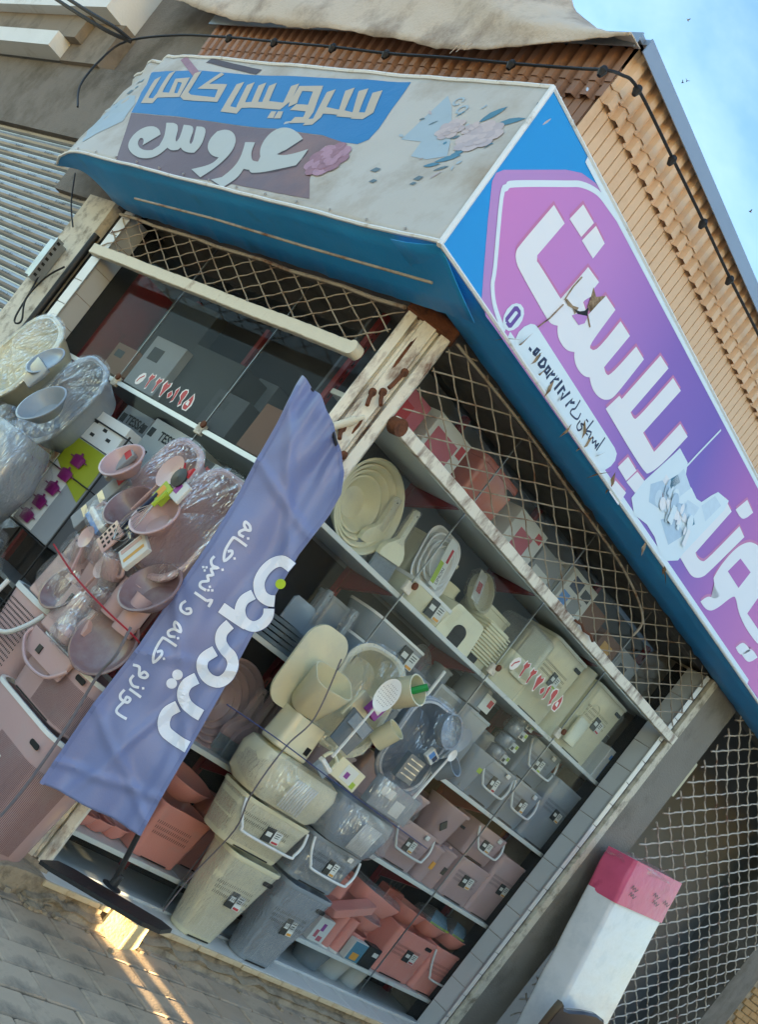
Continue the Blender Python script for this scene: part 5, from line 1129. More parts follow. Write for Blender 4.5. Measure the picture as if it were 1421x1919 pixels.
# --- lowest shelf: coral goods
for k, (x, lab) in enumerate(((.42, 'leftmost coral bowl beside the pillar foot'), (.56, 'coral bowl between two others near the pillar foot'), (.70, 'third coral bowl from the pillar foot'))):
    bowl('coral_bowl', lab, x, .24 + .02 * k, .313, .12 - .012 * k, .08, 'coral', group='coral bowls')
hamper('storage_bin', 'coral bin behind the lower flag corner', 1.0, .23, .313, .42, .30, .34, 'coral', tw=.85, slot=False, stick=False)
bowl('mixing_bowl', 'large coral bowl resting on the coral bin behind the flag', .96, .26, .66, .19, .12, 'coral', tilt=.12)
t = carton('peg_pack', 'clear pack of white and pink pegs on the coral shelf', 2.60, .23, .313, .16, .08, .18, 'box_white', patches=((.2, .4, .2, .5, 'box_pink'), (.5, .8, .1, .3, 'box_pink'), (.4, .6, .5, .8, 'violet_v')))
for x, lab in ((2.74, 'left coral tube of the pair with white ends'), (2.86, 'right coral tube of the pair with white ends')):
    t = jar('tube_holder', lab, x, .22, .313, .048, .26, 'coral', 'holder', group='coral tubes'); MB().lathe([(.03, 0), (.05, 0), (.05, .014), (.03, .014)], 16, TR(0, .048, -.002)).build('white_end', 'white_p', t)
t = G('wall_tray', 'slanted coral wall tray above the pair of tubes', 'tray', 2.70, .22, .60, ry=-.42); MB().rr([(0, .36, .1), (.06, .38, .11), (.062, .36, .09)], .02, 3).build('body', 'coral', t)
jar('coral_cup', 'coral cup half hidden by the grey basket', 2.55, .24, .64, .06, .14, 'coral', 'cup')
t = G('deep_tray', 'coral tray with clear lid tilted on the coral shelf', 'tray', 3.0, .26, .66, ry=.10)
body(t, 'coral', .52, .3, .12, .42, .24, r=.08); MB().rr([(.12, .53, .31, 0, .15), (.15, .5, .28, 0, .15), (.16, .44, .24, 0, .15)], .08, 5).build('lid', 'lid_clear', t)
bowl('coral_bowl', 'coral bowl with clear lid beneath the tilted tray', 3.08, .25, .50, .14, .10, 'coral', lidm='lid_clear')
jar('salad_bowl', 'coral pot supporting the lidded coral bowl', 3.06, .26, .313, .13, .17, 'coral', 'pot')
carton('tool_box', 'small green printed box with orange picture on the coral shelf', 3.02, .20, .313, .16, .06, .15, 'st_white', patches=((.03, .97, .03, .97, 'ink_leaf'), (.25, .75, .1, .45, 'st_orange')))
carton('tool_box', 'black box right of the small green printed box', 3.19, .20, .313, .15, .08, .16, 'ink_black', patches=((.5, .9, .6, .8, 'st_white'),))
hamper('storage_bin', 'coral bin with sticker left of the bail basket', 3.60, .24, .313, .52, .32, .365, 'coral', tw=.95)
hamper('bail_basket', 'coral basket with white bail at the right end', 4.10, .23, .313, .47, .30, .37, 'coral', bailh=True, tw=.95, slot=False, clip=True, stick=False)
bowl('coral_bowl', 'biggest coral bowl on the coral bin', 3.50, .27, .68, .17, .12, 'coral')
for x, r, lab in ((3.80, .15, 'coral bowl with green card under clear lid'), (4.13, .14, 'coral bowl with card at the right end of the shelf')):
    t = bowl('coral_bowl', lab, x, .26, .685, r, .10, 'coral'); MB().lathe([(r, 0), (r * .9, .05), (r * .5, .09), (0, .1)], 28, TR(0, r, .105)).build('lid', 'lid_clear', t)
    MB().add([(-r * .8, .05, .11), (r * .7, .02, .11), (r * .6, .1, .19), (-r * .3, .12, .20)], [(0, 1, 2, 3)]).build('card', 'ink_leaf', t); MB().add([(-r * .8, .048, .108), (r * .72, .015, .108), (r * .72, .015, .122), (-r * .8, .048, .122)], [(0, 1, 2, 3)]).build('card_edge', 'st_green', t)
t = G('utensil_rack', 'dark red utensil rack behind the tilted coral tray', 'rack', 3.34, .45, .70); MB().box(-.1, .1, 0, .1, 0, .14, b=.006).build('body', 'coral_d', t)
for k in range(4): MB().tube([(-.07 + k * .045, .05, .12), (-.08 + k * .06, .04, .27)], .006, 6).build('utensil', 'ink_black', t)
for x, r, lab in ((2.92, .13, 'dim grey pot on the floor behind the ledge'), (3.18, .12, 'pale ribbed pot on the floor under the coral shelf'), (3.42, .09, 'small grey pot on the floor behind the glass')):
    jar('floor_pot', lab, x, .30, .1, r, .15, 'grey' if x < 3 else 'box_white', 'pot', taper=.8)

# --- back rows that close the shelves
for z, c_, xs, hh, lab, gname in ((1.683, 'grey', (1.25, 1.75, 2.15, 2.62, 3.08, 3.5), .48, 'dim grey bin in the back row of the grey shelf', 'back row of grey bins'), (1.013, 'mauve', (1.45, 1.9, 2.35, 2.75, 3.2, 3.62), .46, 'dim mauve bin in the back row of the mauve shelf', 'back row of mauve bins'), (.313, 'coral', (1.5, 1.95, 2.4, 2.82, 3.28, 3.7), .42, 'dim coral bin in the back row of the coral shelf', 'back row of coral bins'), (2.353, 'cream', (1.55, 2.3), .40, 'dim cream bin in the back row of the top shelf', 'back row of cream bins')):
    for k, x in enumerate(xs): hamper('storage_bin', lab + ', ' + ('leftmost one', 'second from the left', 'third from the left', 'third from the right', 'second from the right', 'rightmost one')[k if len(xs) > 2 else k * 5], x, .44, z, .40, .16, hh + random.uniform(-.06, .06), c_, tw=.93, slot=False, stick=False, vent=False, group=gname)
# --- boxes behind the lattice above the long window
for i, (x, w, h, y, c, lab, pt) in enumerate((
  (.50, .26, .24, .3, 'box_pink', 'dark pink toy carton behind the lattice by the pillar', ((.2, .6, .2, .7, 'st_red'),)),
  (.86, .34, .27, .28, 'box_white', 'white carton with pink flower print behind the lattice', ((.1, .75, .1, .75, 'box_pink'), (.8, .95, .6, .85, 'st_red'))),
  (1.86, .36, .28, .27, 'box_white', 'white carton with pink jug print in the middle behind the lattice', ((.25, .7, .1, .7, 'box_pink'), (.72, .92, .72, .9, 'st_red'))),
  (2.25, .30, .25, .30, 'box_grey', 'grey carton beside the pink jug carton behind the lattice', ((.1, .8, .2, .5, 'box_white'),)),
  (2.62, .36, .30, .26, 'box_white', 'white carton with blue line drawings behind the lattice', ((.08, .35, .12, .5, 'st_blue'), (.45, .8, .1, .55, 'box_grey'), (.15, .5, .62, .9, 'sign_navy'), (.6, .9, .65, .85, 'ink_black'))),
  (2.98, .26, .26, .30, 'carton', 'dark brown carton right of the line drawing carton', ()),
  (3.30, .28, .20, .28, 'carton', 'low brown carton near the right end of the lattice', ((.2, .7, .3, .7, 'wood'),)),
  (3.66, .30, .22, .30, 'box_grey', 'dim grey carton at the right end behind the lattice', ((.2, .6, .2, .6, 'box_dark'),)))):
    carton('carton_box', lab, x, y, 2.968, w, .22, h, c, patches=pt, group='cartons behind the lattice')
hamper('storage_bin', 'coral lidded bucket behind the lattice', 1.36, .26, 2.968, .40, .30, .30, 'coral_d', tw=.9, slot=True, stick=False, vent=False, lid=True)

# ------------------------------------------------------------------ bundles standing on the ledge before the long window
def oval_tub(name, label, x, y, z, w, h, dep, c, left=False, rz=0., rx=-.12, ry=0., sheet=True, seed=0, rimc=None):
    """oval bath tub standing on end, open side to the viewer; origin at its foot"""
    t = G(name, label, 'tub', x, y, z, left, rz, None, rx=rx, ry=ry)
    q = MB(); q.rr([(-dep, w * .74, h * .8), (-dep * .5, w * .9, h * .93), (0, w, h), (.0, w + .045, h + .045), (.018, w + .05, h + .05), (.024, w + .02, h + .02), (.016, w - .008, h - .008), (-dep * .5, w * .9 - .014, h * .93 - .014), (-dep + .012, w * .74 - .016, h * .8 - .016)], w * .42, 9)
    q.build('shell', c, t, TR(0, 0, h / 2) @ RX(PI / 2))
    q = MB(); ring = [rrect(w + .034, h + .034, w * .43, 0, 9), rrect(w - .012, h - .012, w * .40, 0, 9)]
    if rimc:
        q.loft([[(a, b, .017) for a, b, c_ in ring[0]], [(a, b, .022) for a, b, c_ in ring[0]], [(a, b, .022) for a, b, c_ in ring[1]], [(a, b, .017) for a, b, c_ in ring[1]]], False, False, True); q.build('rim', rimc, t, TR(0, 0, h / 2) @ RX(PI / 2))
    if sheet:            # film stretched over the open side
        q = MB(); rings = []
        for k in range(15):
            f = 1.06 - 1.03 * k / 14; ring = []
            for i, (a, b, c_) in enumerate(rrect((w + .05) * f, (h + .05) * f, (w + .05) * f * .42, 0, 10)):
                wv = .016 * noise.noise((a * 9 + seed, b * 9, 0)) + .010 * math.sin(i * 2.9 + seed) * f
                ring.append((a, -.026 - .07 * (1 - f * f) - wv * (1 if f < 1 else .2), h / 2 + b))
            rings.append(ring)
        q.loft(rings, False, True, True); q.build('plastic_wrap', 'film', t)
    return t
def spoon(name, label, x, y, z, l, r, c, ang=0., left=False, cat='spoon', holes=False, rimm=None):
    t = G(name, label, cat, x, y, z, left, 0, None, ry=ang)
    MB().lathe([(0, -.004), (r * .8, -.002), (r, .006), (r + .004, .008), (r * .75, .004), (0, .0)], 24, TR(0, 0, l) @ RX(PI / 2), sy=1.12).build('head', c, t)
    MB().tube([(0, 0, l - r * 1.05), (0, 0, l * .4), (0, 0, 0)], [.008, .0095, .011], 8, flat=.5).build('handle', c, t)
    if holes:
        q = MB()
        for i in range(9):
            for j in range(9):
                a, b = (i - 4) * r * .2, (j - 4) * r * .22
                if a * a + b * b < r * r * .7: q.add([(a + .0028 * math.cos(k * 1.05), -.009, l + b + .0028 * math.sin(k * 1.05)) for k in range(6)], [tuple(range(6))])
        h_ = q.build('perforation', 'hole', t); h_['kind'] = 'stuff'
    return t
# cream column
hamper('laundry_bin', 'large cream laundry bin with sticker standing on the ledge', 1.33, -.105, .127, .46, .24, .545, 'cream', tw=.66, lid=False, r=.07, wrap=True)
hamper('bail_basket', 'cream basket with white bail stacked on the cream laundry bin', 1.19, -.13, .70, .60, .27, .28, 'cream', bailh=True, tw=.86, slot=False, r=.07, wrap=True, group='bundle of cream goods')
t = G('rice_container', 'wrapped cream container with stacked hangers above the cream bail basket', 'container', 1.15, -.15, 1.0)
MB().rr([(0, .58, .25, 0, .13), (.04, .66, .29, 0, .14), (.19, .70, .30, 0, .14), (.25, .66, .28, 0, .14), (.27, .55, .22, 0, .14)], .1, 6).build('body', 'cream', t)
for k in range(9): MB().tube(smooth_path([(-.10 + k * .022, -.03, .02), (-.12 + k * .022, -.05, .1), (-.09 + k * .022, -.04, .2)], 4), .006, 6).build('hanger', 'white_p', t)
film_shell(t, 0, .1, .13, .36, .2, .16, 2.2, 30, 20, .06)
t = G('knife_block', 'cream slotted holder on the left of the cream bundle', 'holder', .95, -.13, 1.275); body(t, 'cream', .26, .16, .21, .28, .17, solid_top=True); MB().box(.06, .10, -.004, .0, .03, .09).build('slot', 'hole', t)
t = G('hand_brush', 'white hand brush wrapped in film over the slotted holder', 'brush', 1.13, -.2, 1.33, ry=.3); MB().box(-.06, .06, -.02, .02, 0, .03, b=.006).build('head', 'white_p', t); MB().tube(smooth_path([(-.06, 0, .03), (-.04, 0, .08), (.04, 0, .08), (.06, 0, .03)], 5), .011, 8).build('grip', 'cream', t); MB().box(-.055, .055, -.015, .015, -.04, 0).build('bristles', 'bristle', t)
carton('spoon_pack', 'wrapped spoon pack with pink and white label on the cream bundle', 1.33, -.2, 1.31, .26, .05, .12, 'cream', ry=.08, patches=((.3, .75, .15, .9, 'st_white'), (.4, .55, .3, .6, 'violet_v'), (.75, .9, .1, .4, 'st_green')))
t = G('square_bucket', 'empty cream rounded bucket tipped towards the flag', 'bucket', .86, -.14, 1.475, ry=-.10, rz=-.35); body(t, 'cream', .24, .2, .24, .19, .16, r=.06); t.rotation_euler[0] = .55
oval_tub('wash_tub', 'cream oval tub on end full of wrapped kitchen tools', 1.21, -.08, 1.44, .36, .58, .18, 'cream', seed=1.3, ry=-.08, rx=-.1, rz=-.35)
t = G('cutting_board', 'pale rounded cutting board behind the cream tub', 'board', .82, .02, 1.45, ry=-.04); MB().rr([(0, .34, .5), (.012, .34, .5)], .12, 7).build('board', 'cream', t, TR(0, 0, .25) @ RX(PI / 2))
spoon('skimmer', 'white skimmer with perforated head lying across the cream tub', .99, -.33, 1.41, .43, .085, 'white_p', .09, cat='skimmer', holes=True)
t = jar('cream_mug', 'cream mug holding a green brush in the cream tub', 1.22, -.25, 1.80, .085, .16, 'cream', 'mug', tilt=.9); MB().tube([(-.05, .05, .02), (.0, .085, .12), (.03, .11, .2)], .02, 8).build('green_brush', 'green_v', t)
carton('sponge_pack', 'violet sponge pack in the cream tub', 1.12, -.26, 1.70, .10, .04, .11, 'violet_v', ry=.25, patches=((.2, .8, .3, .6, 'st_white'),))
t = G('dust_pan', 'grey dust pan with white bristles in the cream tub', 'dustpan', 1.09, -.23, 1.47, ry=.15); MB().rr([(0, .2, .012), (.2, .24, .014)], .005, 2).build('pan', 'greyd', t); MB().box(-.09, .09, -.016, -.009, .12, .19).build('bristles', 'bristle', t)
carton('cream_tray', 'cream square tray behind the violet sponge pack', 1.08, -.19, 1.60, .16, .02, .18, 'cream', ry=.2)
jar('soap_cup', 'cream cup at the lower right of the cream tub', 1.36, -.24, 1.58, .06, .14, 'cream', 'cup', tilt=.5)
# grey column
hamper('laundry_bin', 'large grey laundry bin with sticker standing on the ledge', 1.87, -.105, .127, .46, .24, .545, 'grey', tw=.70, r=.07, wrap=True)
hamper('bail_basket', 'grey basket with white bail stacked on the grey laundry bin', 1.80, -.12, .70, .50, .26, .29, 'grey', bailh=True, tw=.9, slot=False, r=.07, wrap=True, clip=True, kind=1)
t = G('rice_container', 'wrapped grey container above the grey bail basket on the ledge', 'container', 1.80, -.15, 1.0)
MB().rr([(0, .48, .25, 0, .13), (.04, .55, .28, 0, .14), (.20, .60, .30, 0, .14), (.26, .58, .28, 0, .14), (.28, .5, .22, 0, .14)], .09, 6).build('body', 'grey', t)
for k in range(9): MB().tube(smooth_path([(-.06 + k * .02, -.03, .02), (-.08 + k * .02, -.05, .1), (-.05 + k * .02, -.04, .2)], 4), .006, 6).build('hanger', 'white_p', t)
film_shell(t, 0, .1, .14, .32, .2, .17, 5.2, 30, 20, .07)
t = carton('spoon_pack', 'wrapped white tool pack with label on the grey bundle', 1.82, -.2, 1.30, .42, .06, .18, 'grey', patches=((.5, .75, .1, .6, 'st_white'), (.1, .4, .5, .8, 'box_white'))); film_shell(t, 0, .02, .1, .25, .07, .13, 7.7, 24, 16, .1)
oval_tub('wash_tub', 'grey oval tub on end full of wrapped kitchen tools', 1.80, -.10, 1.46, .32, .54, .17, 'grey', seed=4.4, ry=.0, rx=-.1, rimc='white_p', rz=-.35)
t = jar('sieve_bowl', 'round grey sieve at the top of the grey tub', 1.70, -.29, 1.80, .10, .05, 'grey', 'sieve', tilt=1.25); film_shell(t, 0, .1, .04, .11, .11, .04, 1.7, 18, 12)
spoon('scoop', 'grey round scoop at the right of the grey tub', 1.80, -.26, 1.72, .2, .07, 'grey', .35, cat='scoop')
spoon('white_ladle', 'white handled ladle lying across the grey tub', 1.77, -.32, 1.48, .33, .03, 'white_p', .12, cat='ladle')
jar('grey_cup', 'grey cup at the lower right of the grey tub', 1.93, -.25, 1.64, .06, .13, 'grey', 'cup', tilt=.8)
carton('clip_pack', 'small blue and white clip pack in the grey tub', 1.74, -.27, 1.70, .09, .03, .07, 'box_white', ry=.3, patches=((.1, .5, .2, .8, 'st_blue'), (.55, .9, .3, .8, 'sign_navy')))
carton('rack_pack', 'wire rack pack at the lower left of the grey tub', 1.70, -.24, 1.52, .16, .04, .16, 'greyd', patches=((.1, .9, .2, .25, 'steel'), (.1, .9, .4, .45, 'steel'), (.1, .9, .6, .65, 'steel'), (.1, .9, .8, .85, 'steel')))
# strings round the bundles
def cord(name, label, pts, r, m, n=6):
    o = MB().tube(smooth_path(pts, n), r, 6).build(name, m); return tag(o, label, 'string')
cord('tie_string', 'dark blue string stretched across the cream and grey bundles', [(0.166, -0.33, 1.33), (0.566, -0.345, 1.33), (1.173, -0.35, 1.31), (1.804, -0.33, 1.296), (2.347, -0.2, 1.275)], .0035, 'string_blue')
cord('grey_string', 'grey cord running down the left side of the cream bundle', [(0.627, -0.3, 1.836), (0.713, -0.32, 1.522), (0.663, -0.33, 1.318), (0.676, -0.33, 1.022), (0.804, -0.27, 0.817), (0.888, -0.15, 0.471), (0.922, -0.11, 0.214)], .0042, 'string_dark')

# ------------------------------------------------------------------ goods before the left window
hamper('laundry_bin', 'large dusty pink ribbed bin at the lower left edge', -.26, -.33, .10, .78, .40, .64, 'pink', left=True, tw=.85, band='white_p', ribs=True, vent=False, kind=2, r=.14)
hamper('bail_basket', 'dusty pink ribbed basket with handle on the lower pink bin', -.24, -.33, .755, .66, .36, .30, 'pink', left=True, tw=.93, band='white_p', bailh=False, ribs=True, vent=False, stick=False, kind=2, r=.13)
t = G('basket_lid', 'pink lid with hanging handle on the ribbed pink basket', 'lid', -.33, -.35, .93, True); MB().rr([(0, .40, .02), (.10, .44, .03), (.12, .44, .03)], .012, 3).build('flap', 'pink', t); MB().tube(smooth_path([(-.22, -.01, .10), (-.2, -.03, .04), (-.05, -.045, -.03), (.15, -.04, -.02), (.23, -.01, .07)], 5), .009, 8).build('handle', 'pink', t); MB().box(-.08, -.04, -.02, -.012, .03, .07).build('sticker', 'ink_black', t)
t = G('perforated_basket', 'dusty pink perforated laundry basket with pale rim behind the bins', 'basket', -.86, -.30, .40, True)
body(t, 'pink', .46, .36, .73, .34, .28, r=.12); rim(t, 'box_white', .46, .36, .735, .03, .02, .13)
q = MB()
for r_ in range(24):
    for c_ in range(22):
        z = .1 + r_ * .024; x = -.17 + c_ * .0165 + (.008 if r_ % 2 else 0); yy = .025 * (1 - z / .73) - .004
        q.add([(x - .004, yy, z - .004), (x + .004, yy, z - .004), (x + .004, yy, z + .006), (x - .004, yy, z + .006)], [(0, 1, 2, 3)])
h_ = q.build('perforation', 'hole', t); h_['kind'] = 'stuff'
MB().tube(smooth_path([(-.23, -.01, .70), (-.2, -.04, .55), (-.1, -.05, .48), (.1, -.05, .50), (.2, -.03, .6), (.23, 0, .7)], 5), .013, 8).build('handle', 'box_white', t)
def lcarton(name, label, x, y, z, w, d, h, c, **k): return carton(name, label, x, y, z, w, d, h, c, left=True, **k)
t = G('bread_box', 'pink wrapped bread box on the perforated basket', 'box', -.75, -.30, 1.14, True); body(t, 'pink', .34, .22, .25, .36, .24, r=.07, solid_top=True); MB().box(.0, .15, -.012, .0, .03, .17, b=.005).build('drawer', 'pinkd', t); film_shell(t, 0, .1, .14, .21, .15, .15, 4.9, 22, 16, .07)
t = G('cutlery_box', 'pink box with dark slot on the ribbed pink basket', 'box', -.46, -.34, 1.065, True); body(t, 'pink', .24, .2, .26, .25, .21, r=.05, solid_top=True); MB().box(-.03, -.01, -.006, .0, .15, .22).build('slot', 'hole', t); film_shell(t, 0, .1, .15, .15, .13, .16, 3.3, 22, 16, .08)
basins('round_tray', 'round pink tray standing beside the flag on the ribbed basket', -.02, -.36, 1.22, (.17,), 'pinkd', left=True, depth=.3, lean=1.35, rz=.2)  # darker pink here and on the next plate paints a bowl's shaded inside
basins('round_tray', 'round pink plate standing behind the bread box', -.60, -.33, 1.27, (.13,), 'pinkd', left=True, depth=.3, lean=1.3)
t = G('wrapped_sponge', 'wrapped pink ball sponge on the ribbed pink basket', 'sponge', -.25, -.38, 1.075, True); MB().lathe([(0, 0), (.05, .015), (.065, .05), (.05, .085), (0, .1)], 18).build('body', 'pink', t); film_shell(t, 0, 0, .06, .085, .08, .09, 9.1, 18, 14, .15)
brush('dust_brush', 'pink comb brush leaning by the round pink tray', -.19, -.37, 1.10, 'pink', .3, .08, left=True, ry=.0)
t = jar('square_jug', 'pink square jug with spout tied by the red string', -.12, -.40, 1.32, .085, .2, 'pink', 'jug', left=True)
spoon('ladle', 'pink spoon lying on the square pink jug', -.33, -.42, 1.33, .16, .055, 'pink', .2, left=True, cat='spoon')
jar('pink_cup', 'pink cup beside the flag below the oval tub', .02, -.40, 1.30, .055, .2, 'pink', 'cup', left=True)
t = jar('pitcher', 'tall pink pitcher with handle and white iron brush above it', -.68, -.33, 1.37, .09, .27, 'pink', 'jug', left=True, handle=True)
t = G('iron_brush', 'pink and white clothes brush on the tall pink pitcher', 'brush', -.58, -.42, 1.63, True, ry=.25); MB().rr([(0, .2, .05), (.02, .22, .06), (.035, .2, .05)], .02, 4).build('base', 'white_p', t); MB().tube(smooth_path([(-.09, 0, .035), (-.07, 0, .085), (.05, 0, .085), (.08, 0, .035)], 5), .011, 8).build('grip', 'pink', t); MB().box(-.09, .09, -.022, .022, -.028, 0).build('bristles', 'st_blue', t); film_shell(t, 0, 0, .03, .13, .06, .08, 6.2, 20, 14, .1)
t = G('towel_pack', 'pink wrapped towel pack above the square jug', 'pack', -.35, -.36, 1.42, True, ry=.3); body(t, 'pink', .20, .12, .18, .2, .12, r=.05, solid_top=True); MB().box(.0, .07, -.008, .0, .06, .13).build('label', 'box_grey', t); film_shell(t, 0, .05, .1, .14, .09, .13, 1.9, 22, 16, .1)
t = G('storage_pot', 'pink square pot between the trays', 'pot', -.50, -.33, 1.32, True); body(t, 'pink', .2, .16, .17, .17, .14, r=.05); rim(t, 'pink', .2, .16, .17)
oval_tub('wash_tub', 'rear pink oval tub on end holding a pink bowl', -.61, -.30, 1.66, .33, .56, .19, 'pink', left=True, seed=8.1, ry=.1, rx=-.1)
oval_tub('wash_tub', 'front pink oval tub on end full of wrapped kitchen tools', -.12, -.34, 1.60, .38, .58, .20, 'pink', left=True, seed=2.1, ry=.06, rx=-.1)
basins('pink_bowl', 'pink bowl at the top of the rear pink tub', -.68, -.46, 1.95, (.115,), 'pink', left=True, lean=1.2, depth=.6)
basins('pink_bowl', 'wide pink bowl between both pink tubs', -.42, -.44, 1.79, (.13,), 'pinkd', left=True, lean=1.25, depth=.6)
basins('pink_bowl', 'pink colander bowl in the front pink tub', -.15, -.47, 1.82, (.12,), 'pink', left=True, lean=1.2, depth=.5)
basins('pink_bowl', 'dark pink round basin under the front tub beside the flag', .06, -.40, 1.55, (.15,), 'pinkd', left=True, lean=1.2, depth=.5)
spoon('spatula', 'pink flat ladle in the front pink tub', -.33, -.47, 1.78, .26, .075, 'pink', .25, left=True, cat='spatula')
t = G('cat_head_clip', 'small black ornament with red pointed ears in the front pink tub', 'ornament', -.175, -.47, 2.03, True); MB().lathe([(0, -.01), (.045, -.005), (.05, .01), (0, .016)], 20, RX(PI / 2)).build('face', 'ink_black', t)
for s_ in (-1, 1): MB().add([(s_ * .045, -.005, .02), (s_ * .015, -.005, .045), (s_ * .045, -.005, .075), (s_ * .045, .008, .02), (s_ * .015, .008, .045), (s_ * .045, .008, .075)], [(0, 1, 2), (5, 4, 3), (0, 3, 4, 1), (1, 4, 5, 2), (2, 5, 3, 0)]).build('ear', 'st_red', t)
lcarton('sponge_pack', 'lime green pack with orange print in the front pink tub', -.22, -.48, 1.88, .085, .03, .10, 'st_green', ry=.2, patches=((.15, .6, .2, .8, 'st_orange'),))
lcarton('clip_pack', 'violet printed clip pack under the black ornament', -.13, -.47, 1.93, .09, .02, .1, 'box_white', ry=.15, patches=((.1, .5, .3, .8, 'violet_v'),))
t = G('whisk', 'wire whisk with lime handle in the front pink tub', 'whisk', -.26, -.50, 1.62, True, ry=.35)
for k in range(5): MB().tube(smooth_path([(0, 0, .26), (.025 * (k - 2), -.01, .15), (.03 * (k - 2), 0, .05), (0, 0, 0)], 4), .002, 5).build('wire', 'steel', t)
MB().tube([(0, 0, .25), (0, 0, .34)], .011, 8).build('handle', 'st_green', t)
t = G('masher', 'pink slotted turner with blue clip in the front pink tub', 'turner', -.34, -.48, 1.55, True, ry=.3); MB().rr([(0, .11, .012), (.14, .12, .014)], .005, 2).build('blade', 'pink', t); MB().tube([(0, 0, .14), (0, 0, .38)], .01, 8).build('handle', 'sign_navy', t)
q = MB()
for a in range(3):
    for b in range(4): q.box(-.045 + a * .034, -.03 + a * .034, -.0085, -.0065, .02 + b * .028, .036 + b * .028)
q.build('slots', 'hole', t)
lcarton('peg_card', 'white peg card with wooden handle below the front pink tub', -.17, -.46, 1.56, .12, .03, .16, 'box_white', ry=.4, patches=((.1, .3, .1, .9, 'pink'), (.6, .75, .1, .9, 'wood')))
lcarton('spoon_pack', 'silver wrapped spoon pack tied left of the tubs', -.86, -.36, 1.55, .10, .04, .38, 'box_grey', ry=.35, patches=((.1, .9, .2, .3, 'steel'), (.1, .9, .5, .6, 'steel'), (.2, .8, .85, .97, 'st_red')))
cord('red_string', 'red string tied across the pink goods towards the flag', [(-0.46, 0.708, 1.414), (-0.5, 0.324, 1.37), (-0.5, -0.018, 1.351), (-0.46, -0.206, 1.344), (-0.3, -0.121, 1.321)], .005, 'string_red')
cord('grey_string', 'grey cord running down the right side of the pink bins', [(-0.46, -0.205, 1.364), (-0.44, -0.216, 1.219), (-0.4, -0.151, 1.086), (-0.36, -0.151, 0.806), (-0.35, -0.16, 0.514), (-0.35, -0.148, 0.325)], .007, 'string_dark')
for nm, lab, x, y, z, rr_, hh, m_, tl in (('pink_mug', 'pink mug under the clothes brush', -.47, -.40, 1.47, .06, .12, 'pink', .3), ('pink_mug', 'pink mug left of the square jug', -.24, -.44, 1.44, .055, .11, 'pink', .5), ('pink_cup', 'small pink cup behind the tall pitcher', -.86, -.28, 1.38, .06, .14, 'pink', 0.), ('pink_mug', 'dark pink mug above the comb brush', -.20, -.42, 1.30, .05, .1, 'pinkd', .2), ('pink_cup', 'pink beaker beside the wrapped ball sponge', -.34, -.38, 1.08, .05, .14, 'pink', 0.), ('pink_cup', 'pink measuring cup on the bread box', -.68, -.34, 1.40, .06, .1, 'pink', .4)):
    t = jar(nm, lab, x, y, z, rr_, hh, m_, 'cup', left=True, tilt=tl, handle=(nm == 'pink_mug'))
    film_shell(t, 0, rr_, hh * .5, rr_ * 1.5, rr_ * 1.4, hh * .75, x * 31, 18, 14, .12)
lcarton('towel_pack', 'crumpled silver pouch between the pink mugs', -.32, -.46, 1.60, .13, .03, .12, 'steel', ry=.5)
lcarton('peg_card', 'red and clear peg string card at the top of the rear tub', -.80, -.42, 1.84, .07, .03, .2, 'box_grey', ry=.4, patches=((.1, .9, .75, .95, 'st_red'), (.2, .8, .3, .4, 'st_white')))
spoon('ladle', 'pink soup ladle hanging over the storage pot', -.46, -.44, 1.36, .2, .05, 'pink', -.4, left=True, cat='ladle')
# far bundles
oval_tub('wash_tub', 'grey oval tub wrapped in film at the left picture edge', -2.08, -.22, 1.78, .46, .60, .2, 'grey', left=True, seed=6.1, ry=.14, rx=-.12)
basins('grey_bowl', 'grey bowl at the right of the wrapped grey tub', -1.82, -.40, 1.97, (.15,), 'grey', left=True, lean=1.2, depth=.5)
t = G('fan_dustpan', 'grey fan shaped dust pan in the wrapped grey tub', 'dustpan', -2.20, -.36, 2.02, True, ry=.2); MB().rr([(0, .12, .02), (.1, .2, .03), (.16, .2, .03)], .008, 3).build('pan', 'grey', t)
basins('grey_bowl', 'flat grey plate at the top of the wrapped grey tub', -2.22, -.34, 2.20, (.12,), 'grey', left=True, lean=1.2, depth=.2)
t = G('grey_bundle', 'big film wrapped grey bag of goods under the grey tub', 'bundle', -2.05, -.26, 1.22, True); MB().rr([(0, .5, .3), (.3, .62, .36), (.55, .5, .3)], .12, 6).build('body', 'grey', t); film_shell(t, 0, 0, .3, .38, .28, .34, 3.9, 30, 20, .12)
t = G('grey_bundle', 'lower wrapped grey tub below the big bag', 'bundle', -1.78, -.30, .75, True); MB().rr([(0, .4, .3), (.3, .5, .34), (.46, .45, .3)], .12, 6).build('body', 'grey', t); film_shell(t, 0, 0, .25, .3, .24, .28, 5.9, 30, 20, .12)
oval_tub('wash_tub', 'cream oval tub with thick rim at the left picture edge', -2.86, -.24, 1.86, .52, .62, .2, 'cream', left=True, seed=7.7, ry=.2, rx=-.12, rimc='cream')
